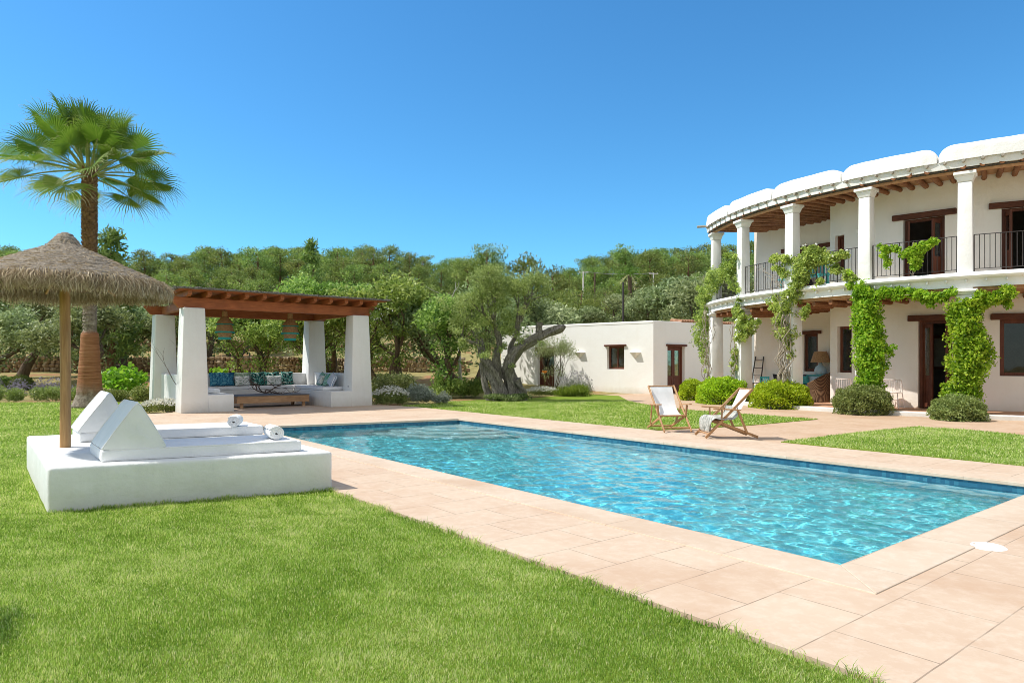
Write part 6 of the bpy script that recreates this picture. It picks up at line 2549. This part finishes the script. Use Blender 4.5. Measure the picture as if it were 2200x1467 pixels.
vine('rambling_rose', 'sparse rambling rose with pale twisted stems and white blooms around the third column', hp(C3, RC, 0),
     [(pc(1690, 725), pc(1680, 660), .34, .36, 620), (pc(1668, 670), pc(1662, 640), .22, .20, 260), (pc(1690, 660), pc(1715, 610), .34, .30, 640), (pc(1715, 610), pc(1735, 560), .30, .30, 620), (pc(1735, 560), pc(1780, 555), .30, .26, 620), (pc(1725, 545), pc(1760, 535), .24, .20, 420), (pc(1780, 560), pc(1818, 545), .22, .12, 300), (pc(1790, 575), pc(1836, 600), .16, .14, 260), (pc(1700, 560), pc(1655, 555), .20, .15, 330), (pc(1665, 575), pc(1690, 590), .16, .16, 220), (pc(1720, 680), pc(1738, 660), .16, .10, 140), (pc(1700, 770), pc(1690, 720), .14, .2, 150), (pc(1770, 600), pc(1750, 615), .12, .1, 110)],
     [(hp(C3 - .6, RC + .36, 0.1), hp(C3 + .8, RC + .34, 2.9), .020, 14, .15), (hp(C3 + .6, RC + .34, 1.0), hp(C3 - 1.2, RC + .34, 4.1), .013, 6, .16), (hp(C3 - 1, RC + .3, 3.8), hp(C3 - 7, RC + .3, 4.6), .008, 3, .1)], M['rose'], LR, .55, .22, 26)
C4 = CA[5]
vine('rambling_rose', 'thin rambling rose on the fourth column above the wide round bush', hp(C4, RC, 0),
     [(pc(1588, 730), pc(1600, 690), .26, .30, 420), (pc(1600, 690), pc(1580, 660), .26, .22, 320), (pc(1610, 700), pc(1628, 690), .20, .12, 180), (pc(1578, 800), pc(1580, 740), .16, .18, 260), (pc(1590, 640), pc(1586, 670), .10, .14, 90), (pc(1622, 700), pc(1600, 730), .12, .12, 110)],
     [(hp(C4 - .2, RC + .34, 0.1), hp(C4 + .4, RC + .32, 2.8), .018, 6, .10)], M['rose'], LR, .55, .22, 12)
C5 = CA[6]
vine('rambling_rose', 'tall leafy rambling rose at the far left end of the villa', hp(C5, RC, 0),
     [(pc(1512, 760), pc(1508, 700), .34, .42, 640), (pc(1508, 700), pc(1520, 640), .42, .38, 800), (pc(1520, 640), pc(1540, 580), .36, .40, 800), (pc(1545, 590), pc(1575, 570), .36, .28, 560), (pc(1570, 580), pc(1580, 630), .24, .20, 260), (pc(1500, 640), pc(1510, 600), .24, .2, 220), (pc(1520, 800), pc(1515, 750), .16, .22, 180), (pc(1560, 545), pc(1580, 555), .16, .12, 160)],
     [(hp(C5 - .4, RC + .36, 0.1), hp(C5 + .6, RC + .34, 3.4), .018, 8, .14), (hp(C5, RC + .3, 3.0), hp(C5 - 3, RC + .3, 4.8), .010, 4, .12)], M['rose'], LR, .50, .22, 8)

# ================================================================== POWER LINE ON THE SLOPE, SMALL PALM
def pole(name, label, px, y, py_top, r, mat, arm=False):
    p = at(px, y)
    t = thing(name, label, 'utility pole', p)
    h_ = Zat(py_top, y) - p[2]
    MB().tube([(0, 0, -.2), (0, 0, h_)], [r, r * .8], 10).build('mast', mat, t, smooth=True)
    if arm:
        MB().bar((-.5, 0, h_ - .12), (.5, 0, h_ - .12), .06, .06).build('crossarm', mat, t)
        for s in (-1, 1):
            MB().lathe([(0, 0), (.03, 0), (.04, .05), (.02, .1), (0, .1)], (s * .42, 0, h_ - .09), 8).build('insulator', M['wht_metal'], t)
    return p, h_


pole('utility_pole', 'dark slim utility pole rising behind the annex roof', 1339, 44, 606, .075, M['iron'], False)
a_, ha = pole('utility_pole', 'pale concrete utility pole furthest left on the slope', 1253, 74, 583, .085, M['wht_metal'], True)
pole('utility_pole', 'brown wooden pole beside the pale concrete one on the slope', 1278, 73, 586, .10, M['bark'], False)
b_, hb = pole('utility_pole', 'pale utility pole right of the small palm on the slope', 1404, 78, 586, .085, M['wht_metal'], True)
wpts = []
pa_, pb_ = Vector((a_[0], a_[1], a_[2] + ha)), Vector((b_[0], b_[1], b_[2] + hb))
for i in range(15):
    f = i / 14
    q = pa_.lerp(pb_, f)
    q.z -= .25 * 4 * f * (1 - f)
    wpts.append(q)
wo = MB().tube(wpts, .028, 5).build('power_cable', M['steel'], None, origin=tuple(pa_))
tag(wo, 'thin grey power cable strung between the pale poles on the slope', 'cable')
sp2 = at(1353, 72)
pm2 = thing('small_palm', 'small feathery palm on the slope below the ridge pines', 'palm tree', sp2)
hp2 = Zat(590, 72) - sp2[2]
MB().tube([(0, 0, -.2), (0, 0, hp2)], [.25, .2], 8).build('trunk', M['bark'], pm2, smooth=True)
lb = LB()
for k in range(26):
    a = k * 2.4
    el = rad(70 - 95 * (k / 25))
    dd = np.array([math.cos(a) * math.cos(el), math.sin(a) * math.cos(el), math.sin(el)])
    ts = np.linspace(.1, 1, 26)
    P = np.array([0, 0, hp2]) + dd[None] * ts[:, None] * 1.7 - np.array([0, 0, 1.0])[None] * (ts ** 2)[:, None] * .8
    lb.leaves(P, .42, .06, -.3, .45 + .5 * (k > 18), .12)
lb.build('crown', M['palm'], pm2)
# ================================================================== GRASS BLADES
def in_poly(x, y, poly):
    inside = np.zeros(len(x), bool)
    n = len(poly)
    for i in range(n):
        x0, y0 = poly[i][:2]
        x1, y1 = poly[(i + 1) % n][:2]
        c = ((y0 > y) != (y1 > y))
        with np.errstate(divide='ignore', invalid='ignore'):
            xi = (x1 - x0) * (y - y0) / (y1 - y0 + 1e-12) + x0
        inside ^= c & (x < xi)
    return inside


PLAT = [db(-0.015, -0.012)[:2], db(PWI + .015, -0.012)[:2], db(PWI + .015, PDE + .01)[:2], db(-0.015, PDE + .01)[:2]]
gv, gt = [], []


def vnoise(x, y, seed):
    r = np.random.default_rng(seed)
    v = np.zeros_like(x)
    for k in range(9):
        fx, fy, p = r.normal(0, 1, 3)
        s = 0.7 * 1.45 ** k
        v += np.sin((x * fx + y * fy) * s + p * 6 + 1.5 * np.sin((x * fy - y * fx) * s * .6)) / (1 + .35 * k)
    return v / 3.0


def blades(n, x, y, hgt, wid, lean=.55):
    n = len(x)
    v1 = vnoise(x, y, 3)
    v2 = vnoise(x * 5, y * 5, 8)
    v3 = vnoise(x * 17, y * 17, 5)
    h = hgt * RNG.uniform(.55, 1.3, n) * np.clip(1 + .22 * v2 + .30 * v3, .35, 1.9)
    a = 3.2 * vnoise(x * 14, y * 14, 12) + RNG.normal(0, 1.6, n)
    ln = np.abs(RNG.normal(lean, .35, n)) * h + .25 * h * np.clip(v1, -1, 1)
    w = wid * RNG.uniform(.7, 1.3, n)
    b = RNG.uniform(0, 2 * np.pi, n)
    sx_, sy_ = np.cos(b) * w / 2, np.sin(b) * w / 2
    z = np.zeros(n)
    dx, dy = np.cos(a) * ln, np.sin(a) * ln
    P = np.stack([np.stack([x - sx_, y - sy_, z - .004], -1), np.stack([x + sx_, y + sy_, z - .004], -1),
                  np.stack([x + dx * .35 + sx_ * .8, y + dy * .35 + sy_ * .8, h * .62], -1),
                  np.stack([x + dx, y + dy, h], -1), np.stack([x + dx * .35 - sx_ * .8, y + dy * .35 - sy_ * .8, h * .62], -1)], 1)
    t = np.clip(.50 + .17 * v1 + .13 * v2 + .12 * v3 + RNG.normal(0, .26, n), 0, 1)
    dry = RNG.random(n) < .07 + .13 * np.clip(v1, 0, 1)
    t = np.where(dry, RNG.uniform(.86, 1, n), t)
    gv.append(P)
    gt.append(t)


def band(y0, y1, dens, hgt, wid):
    w = .80 * y1 + 2.4
    n = int(dens * (y1 - y0) * 2 * w)
    x = RNG.uniform(-w, w, n)
    y = RNG.uniform(y0, y1, n)
    ok = (np.abs(x) < .80 * y + .4) | (RNG.random(n) < .4)
    ins = in_poly(x, y, LAWN_F) & ~in_poly(x, y, PLAT)
    if y1 > 8:
        ins |= in_poly(x, y, LAWN_A) | in_poly(x, y, LAWN_B)
    ok &= ins
    blades(n, x[ok], y[ok], hgt, wid)


band(2.3, 3.6, 24000, .018, .0026)
band(3.6, 5.0, 17000, .019, .0030)
band(5.0, 7.0, 10500, .020, .0039)
band(7.0, 10.0, 4600, .022, .0056)
band(10.0, 15.0, 1700, .027, .009)
band(15.0, 25.0, 460, .029, .019)
# a taller untrimmed fringe along the deck edge and the platform foot
for k in range(5200):
    pass
a_ = RNG.uniform(-1.2, 14, 5200)
b_ = -1.565 + np.abs(RNG.normal(0, .018, 5200)) * np.where(RNG.random(5200) < .45, 1, -1)
keep = vnoise(a_ * 4, b_ * 0, 4) + RNG.normal(0, .5, 5200) > 0
a_, b_ = a_[keep], b_[keep]
x_ = PC[0] + VB[0] * b_ + VA[0] * a_
y_ = PC[1] + VB[1] * b_ + VA[1] * a_
blades(0, x_, y_, .034, .0046, .8)
# a few tufts hanging over the stones
for k in range(26):
    a0, m = RNG.uniform(-1, 8), 26
    aa = a0 + RNG.normal(0, .035, m)
    bb = -1.55 + np.abs(RNG.normal(0, .02, m)) - .01
    blades(0, PC[0] + VB[0] * bb + VA[0] * aa, PC[1] + VB[1] * bb + VA[1] * aa, .052, .0040, 1.0)
f_ = RNG.uniform(0, PWI, 2600)
o_ = -np.abs(RNG.normal(.012, .02, 2600)) - .006
keep = vnoise(f_ * 5, f_ * 0, 2) + RNG.normal(0, .55, 2600) > .1
pxy = np.array([PA[0], PA[1]])[None] + np.array([ex.x, ex.y])[None] * f_[keep, None] + np.array([ey.x, ey.y])[None] * o_[keep, None]
blades(0, pxy[:, 0], pxy[:, 1], .040, .0050, .5)
P = np.concatenate(gv)
T = np.concatenate(gt)
n = len(P)
V = P.reshape(-1, 3)
base = np.arange(n, dtype=np.int32)[:, None] * 5
Q1 = base + np.array([[0, 1, 2, 4]], dtype=np.int32)
Q2 = base + np.array([[2, 3, 4]], dtype=np.int32)
me = bpy.data.meshes.new('grass')
me.vertices.add(len(V))
me.vertices.foreach_set('co', V.astype(np.float32).ravel())
loops = np.concatenate([Q1.ravel(), Q2.ravel()])
me.loops.add(len(loops))
me.loops.foreach_set('vertex_index', loops)
me.polygons.add(2 * n)
st = np.concatenate([np.arange(n) * 4, n * 4 + np.arange(n) * 3]).astype(np.int32)
tot = np.concatenate([np.full(n, 4), np.full(n, 3)]).astype(np.int32)
me.polygons.foreach_set('loop_start', st)
me.polygons.foreach_set('loop_total', tot)
at_ = me.attributes.new('tint', 'FLOAT', 'POINT')
at_.data.foreach_set('value', np.repeat(T, 5).astype(np.float32))
me.update(calc_edges=True)
me.materials.append(M['grass'])
go = bpy.data.objects.new('grass', me)
COL.objects.link(go)
tag(go, 'short mown green grass blades covering the lawns', 'grass', kind='stuff')
# ================================================================== CAMERA, LIGHT, SKY
cam_d = bpy.data.cameras.new('camera')
cam_d.lens = 24.0
cam_d.sensor_width = 36.0
cam_d.sensor_fit = 'HORIZONTAL'
cam_d.shift_x = 0.0
cam_d.shift_y = (HZ - 733.5) / 2200.0
cam_d.clip_start = 0.1
cam_d.clip_end = 2000
cam = bpy.data.objects.new('camera', cam_d)
COL.objects.link(cam)
cam.location = (0, 0, H)
cam.rotation_euler = (rad(90), 0, 0)
SC.camera = cam

SUN_EL = rad(52.5)
sdir = Vector((-0.998, 0.02, 0)).normalized() * math.cos(SUN_EL) + Vector((0, 0, math.sin(SUN_EL)))
sun_d = bpy.data.lights.new('sun', 'SUN')
sun_d.energy = 5.0
sun_d.angle = rad(0.53)
sun_d.color = (1.0, 0.965, 0.905)
sun = bpy.data.objects.new('sun', sun_d)
COL.objects.link(sun)
sun.rotation_euler = (-sdir).to_track_quat('-Z', 'Y').to_euler()
sun.location = sdir * 60

w = bpy.data.worlds.new('World')
SC.world = w
w.use_nodes = True
nt = w.node_tree
bg = nt.nodes['Background']
sky = nt.nodes.new('ShaderNodeTexSky')
sky.sky_type = 'NISHITA'
sky.sun_disc = False
sky.sun_elevation = SUN_EL
sky.sun_rotation = math.atan2(sdir.x, sdir.y)
sky.altitude = 100
sky.air_density = 1.0
sky.dust_density = 0.25
sky.ozone_density = 2.2
hs = nt.nodes.new('ShaderNodeHueSaturation')
hs.inputs['Saturation'].default_value = 1.12
hs.inputs['Hue'].default_value = 0.5
hs.inputs['Value'].default_value = 1.0
nt.links.new(sky.outputs[0], hs.inputs['Color'])
mul = nt.nodes.new('ShaderNodeMixRGB')
mul.blend_type = 'MULTIPLY'
mul.inputs['Fac'].default_value = 1.0
mul.inputs['Color2'].default_value = (0.56, 1.10, 1.30, 1)
nt.links.new(hs.outputs[0], mul.inputs['Color1'])
# neutral white sky light added overhead and behind the viewer, making shade less blue
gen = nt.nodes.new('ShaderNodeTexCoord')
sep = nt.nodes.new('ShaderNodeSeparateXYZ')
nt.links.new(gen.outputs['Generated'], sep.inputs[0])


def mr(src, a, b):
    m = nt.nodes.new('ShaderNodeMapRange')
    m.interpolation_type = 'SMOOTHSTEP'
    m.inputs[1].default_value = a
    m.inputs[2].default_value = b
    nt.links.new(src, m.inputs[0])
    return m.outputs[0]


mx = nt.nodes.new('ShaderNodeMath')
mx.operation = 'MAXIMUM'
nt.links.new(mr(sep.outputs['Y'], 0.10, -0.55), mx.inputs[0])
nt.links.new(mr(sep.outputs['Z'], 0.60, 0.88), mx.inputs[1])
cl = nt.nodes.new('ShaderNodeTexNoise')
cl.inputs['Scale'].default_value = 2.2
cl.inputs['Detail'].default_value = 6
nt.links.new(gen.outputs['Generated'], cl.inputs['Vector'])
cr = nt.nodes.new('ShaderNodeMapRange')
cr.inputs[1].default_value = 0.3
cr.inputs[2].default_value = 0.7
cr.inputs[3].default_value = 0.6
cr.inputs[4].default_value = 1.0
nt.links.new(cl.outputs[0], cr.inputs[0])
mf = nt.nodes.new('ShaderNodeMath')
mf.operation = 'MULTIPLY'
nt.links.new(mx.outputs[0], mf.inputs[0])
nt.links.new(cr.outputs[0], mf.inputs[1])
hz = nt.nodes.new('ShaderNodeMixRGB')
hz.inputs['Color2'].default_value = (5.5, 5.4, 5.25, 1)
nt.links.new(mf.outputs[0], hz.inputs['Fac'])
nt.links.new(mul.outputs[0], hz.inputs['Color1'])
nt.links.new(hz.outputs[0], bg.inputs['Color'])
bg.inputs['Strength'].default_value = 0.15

SC.view_settings.view_transform = 'Standard'
SC.view_settings.look = 'None'
SC.view_settings.exposure = 0
SC.view_settings.gamma = 1
SC.render.engine = 'CYCLES'
cy = SC.cycles
cy.max_bounces = 8
cy.diffuse_bounces = 3
cy.glossy_bounces = 4
cy.transmission_bounces = 6
cy.transparent_max_bounces = 8
cy.sample_clamp_indirect = 6.0
cy.blur_glossy = 0.5
sun_d.cycles.is_caustics_light = True
water.cycles.is_caustics_caster = True
for o_ in pool.children_recursive:
    o_.cycles.is_caustics_receiver = True
cy.pixel_filter_type = 'BLACKMAN_HARRIS'
cy.filter_width = 0.9
cy.use_denoising = True
try:
    cy.denoiser = 'OPENIMAGEDENOISE'
    cy.denoising_input_passes = 'RGB_ALBEDO_NORMAL'
except Exception:
    pass
